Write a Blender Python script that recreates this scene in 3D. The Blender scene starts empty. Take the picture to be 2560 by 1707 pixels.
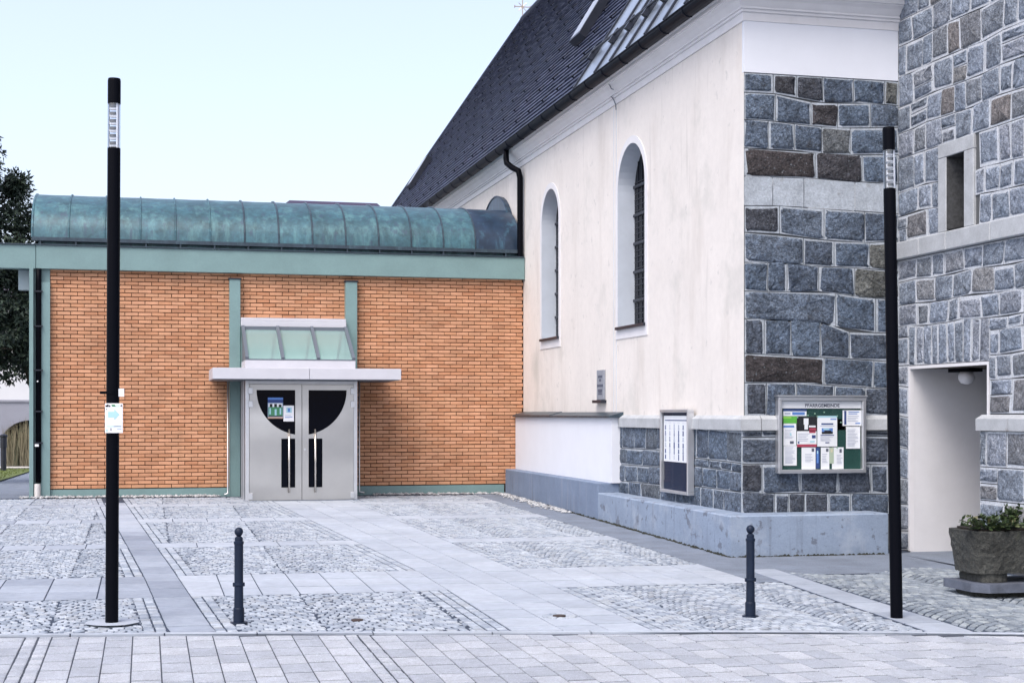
import bpy, math, random
from mathutils import Vector, Matrix
R = random.Random(7)
sc = bpy.context.scene

# ------------------------------------------------------------------ camera, sky, sun, exposure
FPX, V0, H = 3700.0, 1034.0, 1.8
TH = math.atan(915 / FPX); SN, CS = math.sin(TH), math.cos(TH)
cam = bpy.data.objects.new('camera', bpy.data.cameras.new('camera')); sc.collection.objects.link(cam)
cam.location = (0, 0, H); cam.rotation_euler = (math.pi / 2, 0, -TH)
cam.data.sensor_width = 36; cam.data.lens = FPX / 2560 * 36
cam.data.shift_y = (V0 - 853.5) / 2560
cam.data.clip_start = .1; cam.data.clip_end = 2000
sc.camera = cam
SUN_EL, SUN_AZ = math.radians(55), math.radians(-140)     # azimuth from +Y towards +X: high behind the camera to its left, through haze
w = bpy.data.worlds.new('World'); sc.world = w; w.use_nodes = True
nt = w.node_tree; bg = nt.nodes['Background']
sky = nt.nodes.new('ShaderNodeTexSky'); sky.sky_type = 'NISHITA'; sky.sun_disc = False
sky.sun_elevation = SUN_EL; sky.sun_rotation = SUN_AZ
sky.air_density = 0.9; sky.dust_density = 3.6; sky.ozone_density = 0.3
veil = nt.nodes.new('ShaderNodeMix'); veil.data_type = 'RGBA'; veil.inputs[0].default_value = .35; veil.inputs[7].default_value = (2.75, 2.55, 3.0, 1)   # thin even haze over the whole sky
nt.links.new(sky.outputs[0], veil.inputs[6]); nt.links.new(veil.outputs[2], bg.inputs[0]); bg.inputs[1].default_value = .13
sun = bpy.data.objects.new('sun', bpy.data.lights.new('sun', 'SUN')); sc.collection.objects.link(sun)
sun.data.energy = 0.65; sun.data.angle = math.radians(30); sun.data.color = (1, .985, .965)
sdir = Vector((math.sin(SUN_AZ) * math.cos(SUN_EL), math.cos(SUN_AZ) * math.cos(SUN_EL), math.sin(SUN_EL)))
sun.rotation_euler = sdir.to_track_quat('Z', 'Y').to_euler(); sun.location = sdir * 60
vs = sc.view_settings
vs.view_transform = 'Standard'; vs.look = 'None'; vs.gamma = 1; vs.use_curve_mapping = False
vs.exposure = 1.52

# ------------------------------------------------------------------ geometry helpers (photo ray -> point on a real plane)
def ray(u, v):
    a = (u - 1280) / FPX
    return SN + CS * a, CS - SN * a, (V0 - v) / FPX
def gz(x, y):                                   # the plaza climbs towards the annexe and falls a little to the right
    if y <= 29.5: return .21 - .0142 * (29.5 - y) - .004 * (x + 1.77)
    return .21 - .004 * (x + 1.77) - .0138 * (min(y, 75) - 29.5)
def onG(u, v):
    r = ray(u, v); k = .21 - .0142 * 29.5 - .004 * 1.77
    t = (k - H) / (r[2] - .0142 * r[1] + .004 * r[0]); return t * r[0], t * r[1]
def onY(u, v, Y):
    r = ray(u, v); t = Y / r[1]; return t * r[0], H + t * r[2]
def onX(u, v, X):
    r = ray(u, v); t = X / r[0]; return t * r[1], H + t * r[2]

def J(a): return R.uniform(-a, a)

class MB:
    def __init__(s): s.v = []; s.f = []; s.r = []; s.t = 0.0; s.smooth = False
    def face(s, idx): s.f.append(idx); s.r.append(s.t)
    def add(s, pts): n = len(s.v); s.v.extend(tuple(p) for p in pts); return n
    def quad(s, *p): n = s.add(p); s.face(tuple(range(n, n + len(p))))
    def box(s, x0, x1, y0, y1, z0, z1, b=0):
        if b <= 0:
            n = s.add([(x, y, z) for z in (z0, z1) for y in (y0, y1) for x in (x0, x1)])
            for q in ((0, 2, 3, 1), (4, 5, 7, 6), (0, 1, 5, 4), (2, 6, 7, 3), (0, 4, 6, 2), (1, 3, 7, 5)): s.face(tuple(n + i for i in q))
            return
        pts = []; cx = ((x0, x1), (y0, y1), (z0, z1)); idx = {}
        for sx in (0, 1):
            for sy in (0, 1):
                for sz in (0, 1):
                    for ax in range(3):
                        p = [cx[0][sx] + (b if sx == 0 else -b), cx[1][sy] + (b if sy == 0 else -b), cx[2][sz] + (b if sz == 0 else -b)]
                        p[ax] = cx[ax][(sx, sy, sz)[ax]]; idx[sx, sy, sz, ax] = len(pts); pts.append(p)
        n = s.add(pts)
        def F(*k): s.face(tuple(n + idx[q] for q in k))
        F((0,0,0,0),(0,0,1,0),(0,1,1,0),(0,1,0,0)); F((1,0,0,0),(1,1,0,0),(1,1,1,0),(1,0,1,0))
        F((0,0,0,1),(1,0,0,1),(1,0,1,1),(0,0,1,1)); F((0,1,0,1),(0,1,1,1),(1,1,1,1),(1,1,0,1))
        F((0,0,0,2),(0,1,0,2),(1,1,0,2),(1,0,0,2)); F((0,0,1,2),(1,0,1,2),(1,1,1,2),(0,1,1,2))
        for a in (0, 1):
            for c in (0, 1):
                F((a,c,0,0),(a,c,1,0),(a,c,1,1),(a,c,0,1)); F((a,0,c,0),(a,1,c,0),(a,1,c,2),(a,0,c,2)); F((0,a,c,1),(1,a,c,1),(1,a,c,2),(0,a,c,2))
                for e in (0, 1): F((a,c,e,0),(a,c,e,1),(a,c,e,2))
    def lathe(s, prof, n=16, c=(0, 0, 0), cap=True):
        b = len(s.v)
        for r, z in prof:
            for i in range(n):
                a = 2 * math.pi * i / n; s.v.append((c[0] + r * math.cos(a), c[1] + r * math.sin(a), c[2] + z))
        for k in range(len(prof) - 1):
            for i in range(n):
                j = (i + 1) % n; s.face((b + k * n + i, b + k * n + j, b + (k + 1) * n + j, b + (k + 1) * n + i))
        if cap:
            s.face(tuple(b + i for i in reversed(range(n)))); e = b + (len(prof) - 1) * n; s.face(tuple(e + i for i in range(n)))
    def tube(s, pts, r, n=10, cap=True):
        b = len(s.v); m = len(pts); P = [Vector(p) for p in pts]
        rr = r if isinstance(r, (list, tuple)) else [r] * m
        up = None
        for k in range(m):
            d = (P[min(k + 1, m - 1)] - P[max(k - 1, 0)]).normalized()
            if up is None: up = Vector((0, 0, 1)) if abs(d.z) < .9 else Vector((0, 1, 0))
            a = d.cross(up).normalized(); c = a.cross(d).normalized(); up = c
            for i in range(n):
                t = 2 * math.pi * i / n; s.v.append(tuple(P[k] + (a * math.cos(t) + c * math.sin(t)) * rr[k]))
        for k in range(m - 1):
            for i in range(n):
                j = (i + 1) % n; s.face((b + k * n + i, b + k * n + j, b + (k + 1) * n + j, b + (k + 1) * n + i))
        if cap: s.face(tuple(b + i for i in reversed(range(n)))); s.face(tuple(b + (m - 1) * n + i for i in range(n)))
    def prism(s, poly, f0, f1):                 # poly in 2D, f0/f1 map a 2D point to the two end faces
        n = len(poly); b = s.add([f0(*p) for p in poly] + [f1(*p) for p in poly])
        s.face(tuple(b + i for i in range(n))); s.face(tuple(b + n + i for i in reversed(range(n))))
        for i in range(n): j = (i + 1) % n; s.face((b + i, b + n + i, b + n + j, b + j))
    def mesh(s, name, m):
        me = bpy.data.meshes.new(name); me.from_pydata(s.v, [], s.f)
        at = me.attributes.new('rnd', 'FLOAT', 'FACE'); at.data.foreach_set('value', s.r)
        if m: me.materials.append(m)
        if s.smooth: me.polygons.foreach_set('use_smooth', [True] * len(s.f))
        me.update(); return me

def put(name, me, parent=None, loc=(0, 0, 0), rot=None):
    o = bpy.data.objects.new(name, me); sc.collection.objects.link(o); o.location = loc
    if rot is not None: o.rotation_euler = rot
    if parent is not None:
        o.parent = parent
        if parent.get('_w'): o.matrix_parent_inverse = Matrix.Translation(Vector(parent['_o'])).inverted()
    return o
def build(name, mb, m, parent=None, loc=(0, 0, 0)): return put(name, mb.mesh(name, m), parent, loc)
def tag(o, label, cat, group=None):
    o['label'] = label; o['category'] = cat
    if group: o['group'] = group
    return o
def thing(name, label, cat, loc=(0, 0, 0), world=True, group=None):   # Empty at the thing's base; world=True: its parts are given in world coordinates
    o = put(name, None, None, loc); o.empty_display_size = .2
    if world: o['_w'] = 1; o['_o'] = list(loc)
    return tag(o, label, cat, group)
def struct(name, mb, m): o = build(name, mb, m); o['kind'] = 'structure'; return o
def stuff(o): o['kind'] = 'stuff'; return o

# ------------------------------------------------------------------ materials
def mat(name, col, rough=.8, var=None, noise=None, bump=None, metal=0, spec=.4, streak=None, blotch=None, coat=0):
    m = bpy.data.materials.new(name); m.use_nodes = True; t = m.node_tree; N = t.nodes; L = t.links
    p = N['Principled BSDF']; p.inputs['Roughness'].default_value = rough; p.inputs['Metallic'].default_value = metal
    p.inputs['Specular IOR Level'].default_value = spec
    if coat: p.inputs['Coat Weight'].default_value = coat; p.inputs['Coat Roughness'].default_value = .08
    pos = N.new('ShaderNodeNewGeometry').outputs['Position']
    if var:
        a = N.new('ShaderNodeAttribute'); a.attribute_name = 'rnd'; r = N.new('ShaderNodeValToRGB'); r.color_ramp.interpolation = 'LINEAR'
        e = r.color_ramp.elements
        for i, c in enumerate(var):
            x = i / max(1, len(var) - 1)
            q = e[i] if i < 2 and i < len(e) else e.new(x)
            q.position = x; q.color = (*c, 1)
        L.new(a.outputs['Fac'], r.inputs[0]); cur = r.outputs[0]
    else:
        g = N.new('ShaderNodeRGB'); g.outputs[0].default_value = (*col, 1); cur = g.outputs[0]
    def noi(scale, det=6, sc3=None):
        n = N.new('ShaderNodeTexNoise'); n.inputs['Scale'].default_value = scale; n.inputs['Detail'].default_value = det; n.inputs['Roughness'].default_value = .65
        if sc3:
            k = N.new('ShaderNodeMapping'); k.inputs['Scale'].default_value = sc3; L.new(pos, k.inputs[0]); L.new(k.outputs[0], n.inputs[0])
        else: L.new(pos, n.inputs[0])
        return n.outputs['Fac']
    def mul(cur, fac, lo, hi, a=.3, b=.7):
        k = N.new('ShaderNodeMapRange'); k.inputs[1].default_value = a; k.inputs[2].default_value = b; k.inputs[3].default_value = lo; k.inputs[4].default_value = hi
        L.new(fac, k.inputs[0]); x = N.new('ShaderNodeMix'); x.data_type = 'RGBA'; x.blend_type = 'MULTIPLY'; x.inputs[0].default_value = 1
        L.new(cur, x.inputs[6]); L.new(k.outputs[0], x.inputs[7]); return x.outputs[2]
    for sc_, am in (noise or []): cur = mul(cur, noi(sc_), 1 - am, 1 + am)
    def over(cur, fac, thr, wid, c, amt):
        k = N.new('ShaderNodeMapRange'); k.inputs[1].default_value = thr; k.inputs[2].default_value = thr + wid; k.inputs[3].default_value = 0; k.inputs[4].default_value = amt
        L.new(fac, k.inputs[0]); x = N.new('ShaderNodeMix'); x.data_type = 'RGBA'; L.new(k.outputs[0], x.inputs[0]); L.new(cur, x.inputs[6]); x.inputs[7].default_value = (*c, 1); return x.outputs[2]
    for (s3, thr, wid, c, amt) in (streak or []): cur = over(cur, noi(1, 5, s3), thr, wid, c, amt)
    for (s1, thr, wid, c, amt) in (blotch or []): cur = over(cur, noi(s1, 8), thr, wid, c, amt)
    L.new(cur, p.inputs['Base Color'])
    if bump:
        b = N.new('ShaderNodeBump'); b.inputs['Strength'].default_value = bump[1]; b.inputs['Distance'].default_value = bump[2] if len(bump) > 2 else .02
        L.new(noi(bump[0], 9) if len(bump) < 4 else noi(1, 1, bump[3]), b.inputs['Height']); L.new(b.outputs[0], p.inputs['Normal'])
    return m
def glass(name, tint, fac=.25, rough=.02, ior=1.5, milk=None):
    m = bpy.data.materials.new(name); m.use_nodes = True; t = m.node_tree; N = t.nodes; L = t.links
    N.remove(N['Principled BSDF']); tr = N.new('ShaderNodeBsdfTransparent'); tr.inputs[0].default_value = (*tint, 1)
    gl = N.new('ShaderNodeBsdfGlossy'); gl.inputs['Roughness'].default_value = rough; mx = N.new('ShaderNodeMixShader')
    lw = N.new('ShaderNodeLayerWeight'); lw.inputs[0].default_value = .5; pw = N.new('ShaderNodeMath'); pw.operation = 'POWER'; pw.inputs[1].default_value = 5; L.new(lw.outputs['Facing'], pw.inputs[0]); fr = N.new('ShaderNodeMath'); fr.operation = 'MULTIPLY'; fr.inputs[1].default_value = .9 * (ior - 1) / .5; L.new(pw.outputs[0], fr.inputs[0]); ad = N.new('ShaderNodeMath'); ad.operation = 'ADD'; ad.inputs[1].default_value = fac + .03
    if milk:
        df = N.new('ShaderNodeBsdfDiffuse'); df.inputs[0].default_value = (*milk, 1); m2 = N.new('ShaderNodeMixShader'); m2.inputs[0].default_value = .42
        L.new(tr.outputs[0], m2.inputs[1]); L.new(df.outputs[0], m2.inputs[2]); tr = m2
    L.new(fr.outputs[0], ad.inputs[0]); L.new(ad.outputs[0], mx.inputs[0]); L.new(tr.outputs[0], mx.inputs[1]); L.new(gl.outputs[0], mx.inputs[2]); L.new(mx.outputs[0], N['Material Output'].inputs[0])
    return m

m_brick = mat('brick', None, .85, var=[(.46, .215, .115), (.53, .265, .145), (.585, .305, .18), (.53, .28, .16), (.44, .215, .12)], noise=[(.7, .1), (3, .12), (60, .12)], bump=(140, .35, .006), streak=[((2.5, 2.5, .5), .6, .15, (.36, .19, .11), .45)])
m_joint = mat('brick_joint', (.055, .028, .017), .95, noise=[(30, .3)])
m_teal = mat('teal_paint', (.17, .27, .27), .45, noise=[(2, .08), (25, .05)], spec=.5)
m_copper = mat('copper_patina', (.034, .10, .125), .42, noise=[(1.6, .35), (7, .3), (16, .2)], spec=.6, metal=.15,
               streak=[((5, 5, .6), .5, .2, (.11, .25, .26), .65), ((9, 9, 1.0), .54, .12, (.035, .06, .10), .7)], bump=(5, .15, .03))
m_copper_dk = mat('copper_dark', (.035, .055, .075), .4, noise=[(8, .3)], spec=.6, metal=.3, streak=[((6, 6, 1), .55, .2, (.12, .22, .26), .5)])
m_copper_end = mat('copper_dark_blue_end', (.016, .036, .07), .38, noise=[(3, .4)], spec=.6, metal=.2, streak=[((5, 5, .8), .54, .12, (.05, .13, .19), .7)])  # darker blue copper of the last roof sheet and wall flashing
m_black = mat('black_paint', (.002, .0025, .005), .42, spec=.06)
m_darkmetal = mat('dark_metal', (.012, .015, .026), .4, spec=.5, noise=[(6, .2)])
m_plaster = mat('cream_plaster', (.70, .662, .622), .9, noise=[(1.1, .05), (9, .03)], streak=[((1.6, 1.6, .35), .52, .25, (.52, .475, .43), .6), ((7, 7, .45), .6, .12, (.50, .475, .44), .5)], blotch=[(.9, .56, .2, (.48, .475, .44), .7), (5, .62, .06, (.44, .43, .41), .45)], bump=(90, .25, .01))
m_white = mat('white_plaster', (.68, .705, .76), .9, noise=[(1.5, .03)], bump=(60, .1, .006))
m_trim = mat('white_trim', (.68, .675, .69), .85, noise=[(2.5, .05)], streak=[((6, 6, 1.2), .6, .15, (.55, .55, .53), .3)])
m_reveal = mat('shade_toned_plaster', (.52, .57, .64), .9, noise=[(3, .06)], blotch=[(4, .62, .1, (.4, .44, .5), .4)])  # shade of the window recess put into this lowered bluish tone
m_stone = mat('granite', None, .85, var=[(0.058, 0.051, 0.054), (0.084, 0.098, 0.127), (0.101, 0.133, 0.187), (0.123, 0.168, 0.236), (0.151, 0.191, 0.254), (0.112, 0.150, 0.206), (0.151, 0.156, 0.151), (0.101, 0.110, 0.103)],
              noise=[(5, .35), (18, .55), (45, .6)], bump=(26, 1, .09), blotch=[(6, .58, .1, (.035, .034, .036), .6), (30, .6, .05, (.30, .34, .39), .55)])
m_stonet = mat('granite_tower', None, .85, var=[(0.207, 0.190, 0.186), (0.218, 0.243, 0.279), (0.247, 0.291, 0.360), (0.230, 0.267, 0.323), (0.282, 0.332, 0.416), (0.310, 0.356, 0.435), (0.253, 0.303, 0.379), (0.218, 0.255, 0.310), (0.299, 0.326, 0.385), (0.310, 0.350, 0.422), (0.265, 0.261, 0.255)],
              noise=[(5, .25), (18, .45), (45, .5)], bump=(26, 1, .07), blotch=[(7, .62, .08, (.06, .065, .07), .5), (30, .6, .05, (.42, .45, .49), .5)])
m_mortar = mat('pale_mortar', (.37, .41, .455), .95, noise=[(6, .2), (40, .2)], bump=(60, .5, .02), blotch=[(9, .6, .1, (.25, .25, .25), .6)])
m_mortart = mat('tower_mortar', (.52, .55, .59), .95, noise=[(6, .15), (40, .2)], bump=(60, .5, .02), blotch=[(9, .62, .1, (.35, .36, .37), .5)])
m_groove = mat('mortar_groove', (.09, .095, .10), .95)
m_smooth = mat('smooth_granite', (.40, .42, .44), .8, noise=[(4, .14), (60, .12)], blotch=[(3, .66, .05, (.24, .21, .19), .5)], bump=(80, .3, .01))
m_conc = mat('concrete', (.235, .295, .39), .85, noise=[(2.5, .1), (40, .08)], bump=(50, .35, .012),
             streak=[((7, 7, .5), .55, .1, (.14, .17, .22), .6)], blotch=[(5, .585, .02, (.11, .125, .16), .75), (2, .52, .15, (.34, .39, .47), .7), (14, .64, .02, (.08, .085, .10), .6)])
m_conc2 = mat('dark_concrete', (.165, .215, .305), .85, noise=[(2.5, .12), (40, .08)], bump=(50, .35, .012),
             streak=[((8, 8, .6), .56, .14, (.30, .31, .35), .6), ((10, 10, .8), .6, .1, (.09, .10, .11), .5)])
m_cobble = mat('cobble', None, .7, var=[(.225, .262, .315), (.285, .325, .38), (.34, .38, .435), (.41, .45, .50), (.30, .325, .355)], noise=[(12, .25), (70, .2)], bump=(60, .5, .02))
m_cobbler = mat('cobble_dark', None, .7, var=[(.17, .20, .235), (.22, .255, .29), (.27, .305, .335), (.33, .365, .385)], noise=[(12, .3), (70, .2)], bump=(60, .5, .02))
m_sandj = mat('joint_sand', (.036, .05, .078), .95, noise=[(8, .4), (60, .3)])
m_slab = mat('slab', None, .75, var=[(.16, .187, .235), (.21, .24, .295), (.315, .352, .41), (.36, .398, .455), (.40, .435, .485)], noise=[(1.2, .12), (9, .1), (160, .08)], bump=(120, .3, .006), blotch=[(2.0, .62, .12, (.28, .30, .33), .35)])
m_paver = mat('paver', None, .85, var=[(.41, .44, .495), (.455, .485, .54), (.49, .52, .57), (.54, .565, .61)], noise=[(3, .12), (30, .12), (120, .3)], bump=(110, 1, .02), blotch=[(1.0, .60, .15, (.29, .30, .33), .5), (60, .64, .04, (.16, .18, .22), .6)])
m_asphalt = mat('asphalt', (.165, .195, .245), .9, noise=[(2, .2), (70, .25)], bump=(120, .6, .01), blotch=[(.8, .58, .15, (.22, .25, .30), .6)])
m_street = mat('street_base', (.055, .065, .085), .9, noise=[(3, .2), (90, .3)], bump=(120, .6, .01))
m_steel = mat('brushed_steel', (.53, .52, .505), .36, metal=1, noise=[(1.5, .06)], streak=[((60, 60, 1.2), .5, .3, (.50, .50, .49), .35)], bump=(1, 1, .10, (.22, .22, .95)))
m_alu = mat('aluminium', (.62, .63, .65), .4, metal=.85, noise=[(4, .06)])
m_whitemetal = mat('white_metal', (.52, .525, .57), .45, noise=[(3, .04)], spec=.5)
m_bars = mat('grey_bars', (.11, .13, .16), .45, spec=.5)
m_glassdk = mat('dark_glass', (.002, .003, .007), .06, spec=.09)
m_sky_glass = glass('skylight_glass', (.72, .86, .84), .06, milk=(.42, .58, .57))
m_case_glass = glass('case_glass', (.97, .98, .98), .0, ior=1.12)
m_lamp_glass = glass('lamp_glass', (.9, .94, 1), .10)
m_inpale = mat('pale_inside', (.56, .72, .68), .9, noise=[(3, .06)])
m_dark = mat('dark_interior', (.01, .01, .012), .9)
m_tile = mat('roof_tile', None, .5, var=[(.012, .018, .042), (.019, .027, .06), (.027, .036, .078), (.042, .052, .105)], noise=[(7, .3), (50, .3)], spec=.5, bump=(70, .4, .01))
m_seam = mat('zinc_sheet', (.36, .42, .50), .3, metal=.6, noise=[(1.5, .15)], streak=[((2, 2, 2), .58, .2, (.2, .25, .33), .5)])
m_paper = mat('paper', (.80, .81, .84), .8)
m_ink = mat('ink', (.10, .11, .15), .8)
m_navy = mat('navy_print', (.03, .06, .20), .7)
m_blue = mat('blue_print', (.10, .22, .55), .7)
m_pale = mat('pale_blue_print', (.38, .62, .70), .7)
m_green = mat('green_print', (.10, .42, .05), .7)
m_dkgreen = mat('dark_green_board', (.008, .05, .042), .8, noise=[(40, .1)])
m_red = mat('red_print', (.40, .05, .09), .7)
m_navyb = mat('navy_board', (.006, .014, .045), .6)
m_skin = mat('warm_print', (.45, .30, .24), .7)
m_blackp = mat('black_print', (.008, .008, .012), .6)
m_leaf = mat('leaf', None, .6, var=[(.008, .016, .014), (.016, .03, .022), (.03, .05, .034), (.055, .08, .05)], spec=.3)
m_leaf2 = mat('plant_leaf', None, .55, var=[(.018, .032, .014), (.035, .06, .022), (.07, .11, .04), (.11, .08, .035)], spec=.4)
m_dry = mat('dry_grass', None, .8, var=[(.10, .085, .05), (.17, .15, .09), (.24, .21, .14), (.08, .09, .05)])
m_lawn = mat('lawn', (.10, .13, .035), .9, noise=[(1.5, .3), (30, .4)])
m_bark = mat('bark', (.05, .04, .03), .9, noise=[(20, .4)], bump=(20, .8, .03))
m_trough = mat('trough_stone', (.058, .060, .055), .9, noise=[(4, .4), (25, .4)], bump=(16, 1, .05), blotch=[(6, .58, .1, (.06, .065, .045), .7)])
m_soil = mat('soil', (.015, .012, .009), .95)
m_pebble = mat('pebble', None, .7, var=[(.22, .22, .23), (.36, .37, .38), (.48, .49, .5), (.15, .155, .165)])
m_moss = mat('moss', None, .95, var=[(.012, .014, .012), (.02, .023, .015), (.03, .03, .02)])
m_bwall = mat('far_wall', (.62, .63, .66), .9, noise=[(1, .05)])
m_bbase = mat('far_base', (.27, .28, .33), .9, noise=[(1, .08)])
m_rooffar = mat('far_roof', (.05, .045, .06), .8)
m_gold = mat('gilt', (.5, .42, .34), .4, metal=.6)
m_gutter = mat('gutter_paint', (.004, .006, .013), .5, spec=.12)
m_white_lamp = mat('opal', (.75, .75, .78), .3)
m_reflect = mat('reflector', (.80, .78, .76), .5)
m_bollard = mat('bollard_paint', (.007, .014, .032), .45, spec=.25, noise=[(12, .25)])

# ------------------------------------------------------------------ the ground
mb = MB(); xs = [-140, -60, -30, -16, -8, -4, 0, 4, 8, 12, 20, 40, 80, 140]; ys = [-80, -40, -20, -8, 0, 6, 12, 18, 24, 29.5, 36, 45, 60, 75, 130, 300, 900]
for y in ys:
    for x in xs: mb.v.append((x, y, gz(min(max(x, -20), 20), max(y, 6)) - .055))
for j in range(len(ys) - 1):
    for i in range(len(xs) - 1): a = j * len(xs) + i; mb.face((a, a + 1, a + 1 + len(xs), a + len(xs)))
ground = struct('ground', mb, m_asphalt)

KERB = [(-14, 15.3), (-8, 14.2), (-4, 13.45), (-1.17, 12.89), (-.15, 12.77), (.9, 12.6), (3.02, 12.22), (5.21, 11.84), (7.32, 11.28), (9, 10.75), (13, 9.4)]
def kerb_y(x):
    for (x0, y0), (x1, y1) in zip(KERB, KERB[1:]):
        if x0 <= x <= x1: return y0 + (y1 - y0) * (x - x0) / (x1 - x0)
    return 12
def lerp_line(pts, y):
    pts = sorted(pts, key=lambda p: p[1])
    if y <= pts[0][1]: a, b = pts[0], pts[1]
    elif y >= pts[-1][1]: a, b = pts[-2], pts[-1]
    else:
        for a, b in zip(pts, pts[1:]):
            if a[1] <= y <= b[1]: break
    return a[0] + (b[0] - a[0]) * (y - a[1]) / (b[1] - a[1])
PL = [(2.30, 28), (2.35, 26.72), (2.78, 20.19), (3.01, 16.73), (3.03, 14.48), (3.04, 12)]
PJ1 = [(2.75, 28), (2.82, 26.4), (3.16, 20.1), (3.34, 16.9), (3.45, 13.97), (3.48, 12)]
PJ2 = [(3.16, 28), (3.23, 25.8), (3.57, 20.3), (3.78, 15.4), (3.87, 12)]
PR = [(3.72, 28), (3.81, 26.5), (3.99, 21), (4.14, 16.8), (4.19, 15), (4.24, 12)]
SL = [(-.72, 27.6), (-.31, 21.16), (-.02, 16.7), (.2, 12.5)]
SR = [(-.35, 27.6), (.05, 21.2), (.29, 17.41), (.58, 12.5)]
DL = [(6.8, 15.9), (6.63, 13), (6.56, 11.3)]; DR = [(7.15, 15.9), (7.02, 13), (6.95, 11.3)]

mb = MB()                                        # bed of the plaza: joint sand between the stones
cols = [-13, -10, -6, -2, 0, 2, 4, 6, 8, 9.75]
for i in range(len(cols) - 1):
    for k in range(8):
        p = []
        for x, kk in ((cols[i], k), (cols[i + 1], k), (cols[i + 1], k + 1), (cols[i], k + 1)):
            y0 = kerb_y(x); y = y0 + (29.45 - y0) * kk / 8; p.append((x, y, gz(x, y) - .0085))
        mb.quad(*p)
plaza = struct('plaza', mb, m_sandj)

def stone_top(mb, P, top=.0, sink=.014, shrink=.9, tone=None, dome=.003, jz=.003):
    cx = sum(p[0] for p in P) / 4; cy = sum(p[1] for p in P) / 4
    mb.t = R.random() if tone is None else tone
    dz = J(jz); tx, ty = J(.012), J(.012); rim = -.0035
    def q(k, z): return [(cx + (p[0] - cx) * k * (1 + J(.05)), cy + (p[1] - cy) * k, gz(p[0], p[1]) + z + dz + tx * (p[0] - cx) + ty * (p[1] - cy)) for p in P]
    n = mb.add(q(shrink, top + rim - sink) + q(shrink * .97, top + rim) + q(shrink * .8, top - .0005) + [(cx, cy, gz(cx, cy) + top + dome * .5 + dz)])
    for r in (0, 4):
        for i in range(4): j = (i + 1) % 4; mb.face((n + r + i, n + r + j, n + r + 4 + j, n + r + 4 + i))
    for i in range(4): mb.face((n + 8 + i, n + 8 + (i + 1) % 4, n + 12))
COB = []                                         # (distance, corners, dark)
def arcs(x0, x1, y0, y1, inside, dark=False, pitch=.098, colw=1.2, sag=.34, jit=1.0):
    nc = int((x1 - x0) / colw) + 2; nk = 12
    for c in range(nc):
        xa = x0 + c * colw
        for r in range(int((y1 - y0 + sag) / pitch) + 2):
            off = .5 * (r % 2) + R.uniform(0, .35) * jit
            for k in range(nk + 1):
                a0, a1 = max(0, (k - off) / nk), min(1, (k + 1 - off) / nk)
                if a1 - a0 < .03: continue
                def F(a, rr):
                    return xa + a * colw, y0 - sag + rr * pitch + sag * (1 - (2 * a - 1) ** 2)
                P = [F(a0, r), F(a1, r), F(a1, r + 1), F(a0, r + 1)]
                P = [(p[0] + J(.014) * jit, p[1] + J(.010) * jit) for p in P]
                m = (sum(p[0] for p in P) / 4, sum(p[1] for p in P) / 4)
                if not inside(*m): continue
                Q = []
                for p in P:                       # corners that stick out are cut back towards the middle
                    k = 1.0
                    while k > .3 and not inside(m[0] + (p[0] - m[0]) * k, m[1] + (p[1] - m[1]) * k): k -= .1
                    Q.append((m[0] + (p[0] - m[0]) * k, m[1] + (p[1] - m[1]) * k))
                COB.append((math.hypot(P[0][0], P[0][1]), Q, dark))
def edge_rows(line_l, y0, y1, side, nrow=2):
    for r in range(nrow):
        y = y0 + .015
        while y < y1 - .06:
            h = min(.1 + J(.012), y1 - y); P = []
            for a, yy in ((r, y), (r + 1, y), (r + 1, y + h), (r, y + h)):
                P.append((lerp_line(line_l, yy) + side * (.003 + a * .1) + J(.004), yy))
            if side < 0: P = [P[1], P[0], P[3], P[2]]
            COB.append((math.hypot(*P[0]), P, False)); y += h
BANDS = [(14.98, 16.72, 3), (19.78, 20.33, 1), (23.65, 24.25, 1), (26.95, 27.45, 1)]
gaps = [(None, 14.98), (16.72, 19.78), (20.33, 23.65), (24.25, 26.95), (27.45, 29.1)]
for a, b in gaps:
    ya = a if a else 11
    lo = (lambda x, y: y > kerb_y(x) + .07) if a is None else (lambda x, y, a=a: y > a + .01)
    hi = lambda x, y, b=b: y < b - .01
    arcs(-5.6, .6, ya, b, lambda x, y: lo(x, y) and hi(x, y) and -5.5 < x < lerp_line(SL, y) - .19)
    arcs(-.9, 3.2, ya, b, lambda x, y: lo(x, y) and hi(x, y) and lerp_line(SR, y) + .19 < x < lerp_line(PL, y) - .29)
    arcs(3.6, 7, ya, b, lambda x, y: lo(x, y) and hi(x, y) and lerp_line(PR, y) + .19 < x < (lerp_line(DL, y) - .02 if y < 15.5 else 6.45), jit=.45, sag=.42)
    k0 = ya if a else 12.95
    kk = lambda ln: a if a else kerb_y(lerp_line(ln, 12.6)) + .05
    edge_rows(SL, kk(SL), b, -1); edge_rows(SR, kk(SR), b, 1)
    edge_rows(PL, kk(PL), b, -1, 3); edge_rows(PR, kk(PR), b, 1)
arcs(7.0, 9.7, 9, 15.9, lambda x, y: y > kerb_y(x) + .09 and lerp_line(DR, y) + .02 < x < 9.6 and y < 15.7 + .25 * math.sin(x * 3), dark=True, pitch=.125, colw=1.3, jit=.5, sag=.45)
COB.sort(key=lambda c: c[0])
def in_view(x, y):
    d = x * SN + y * CS; l = x * CS - y * SN
    return abs(l / d) < .345 and (1.83 / d) < .185
big, rest = [], MB(); restd = MB()
for d, P, dk in COB:
    if len(big) < 300 and in_view(*P[0]): big.append((P, dk)); continue
    stone_top(restd if dk else rest, P, shrink=.85, dome=.003, jz=.0015)
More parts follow.
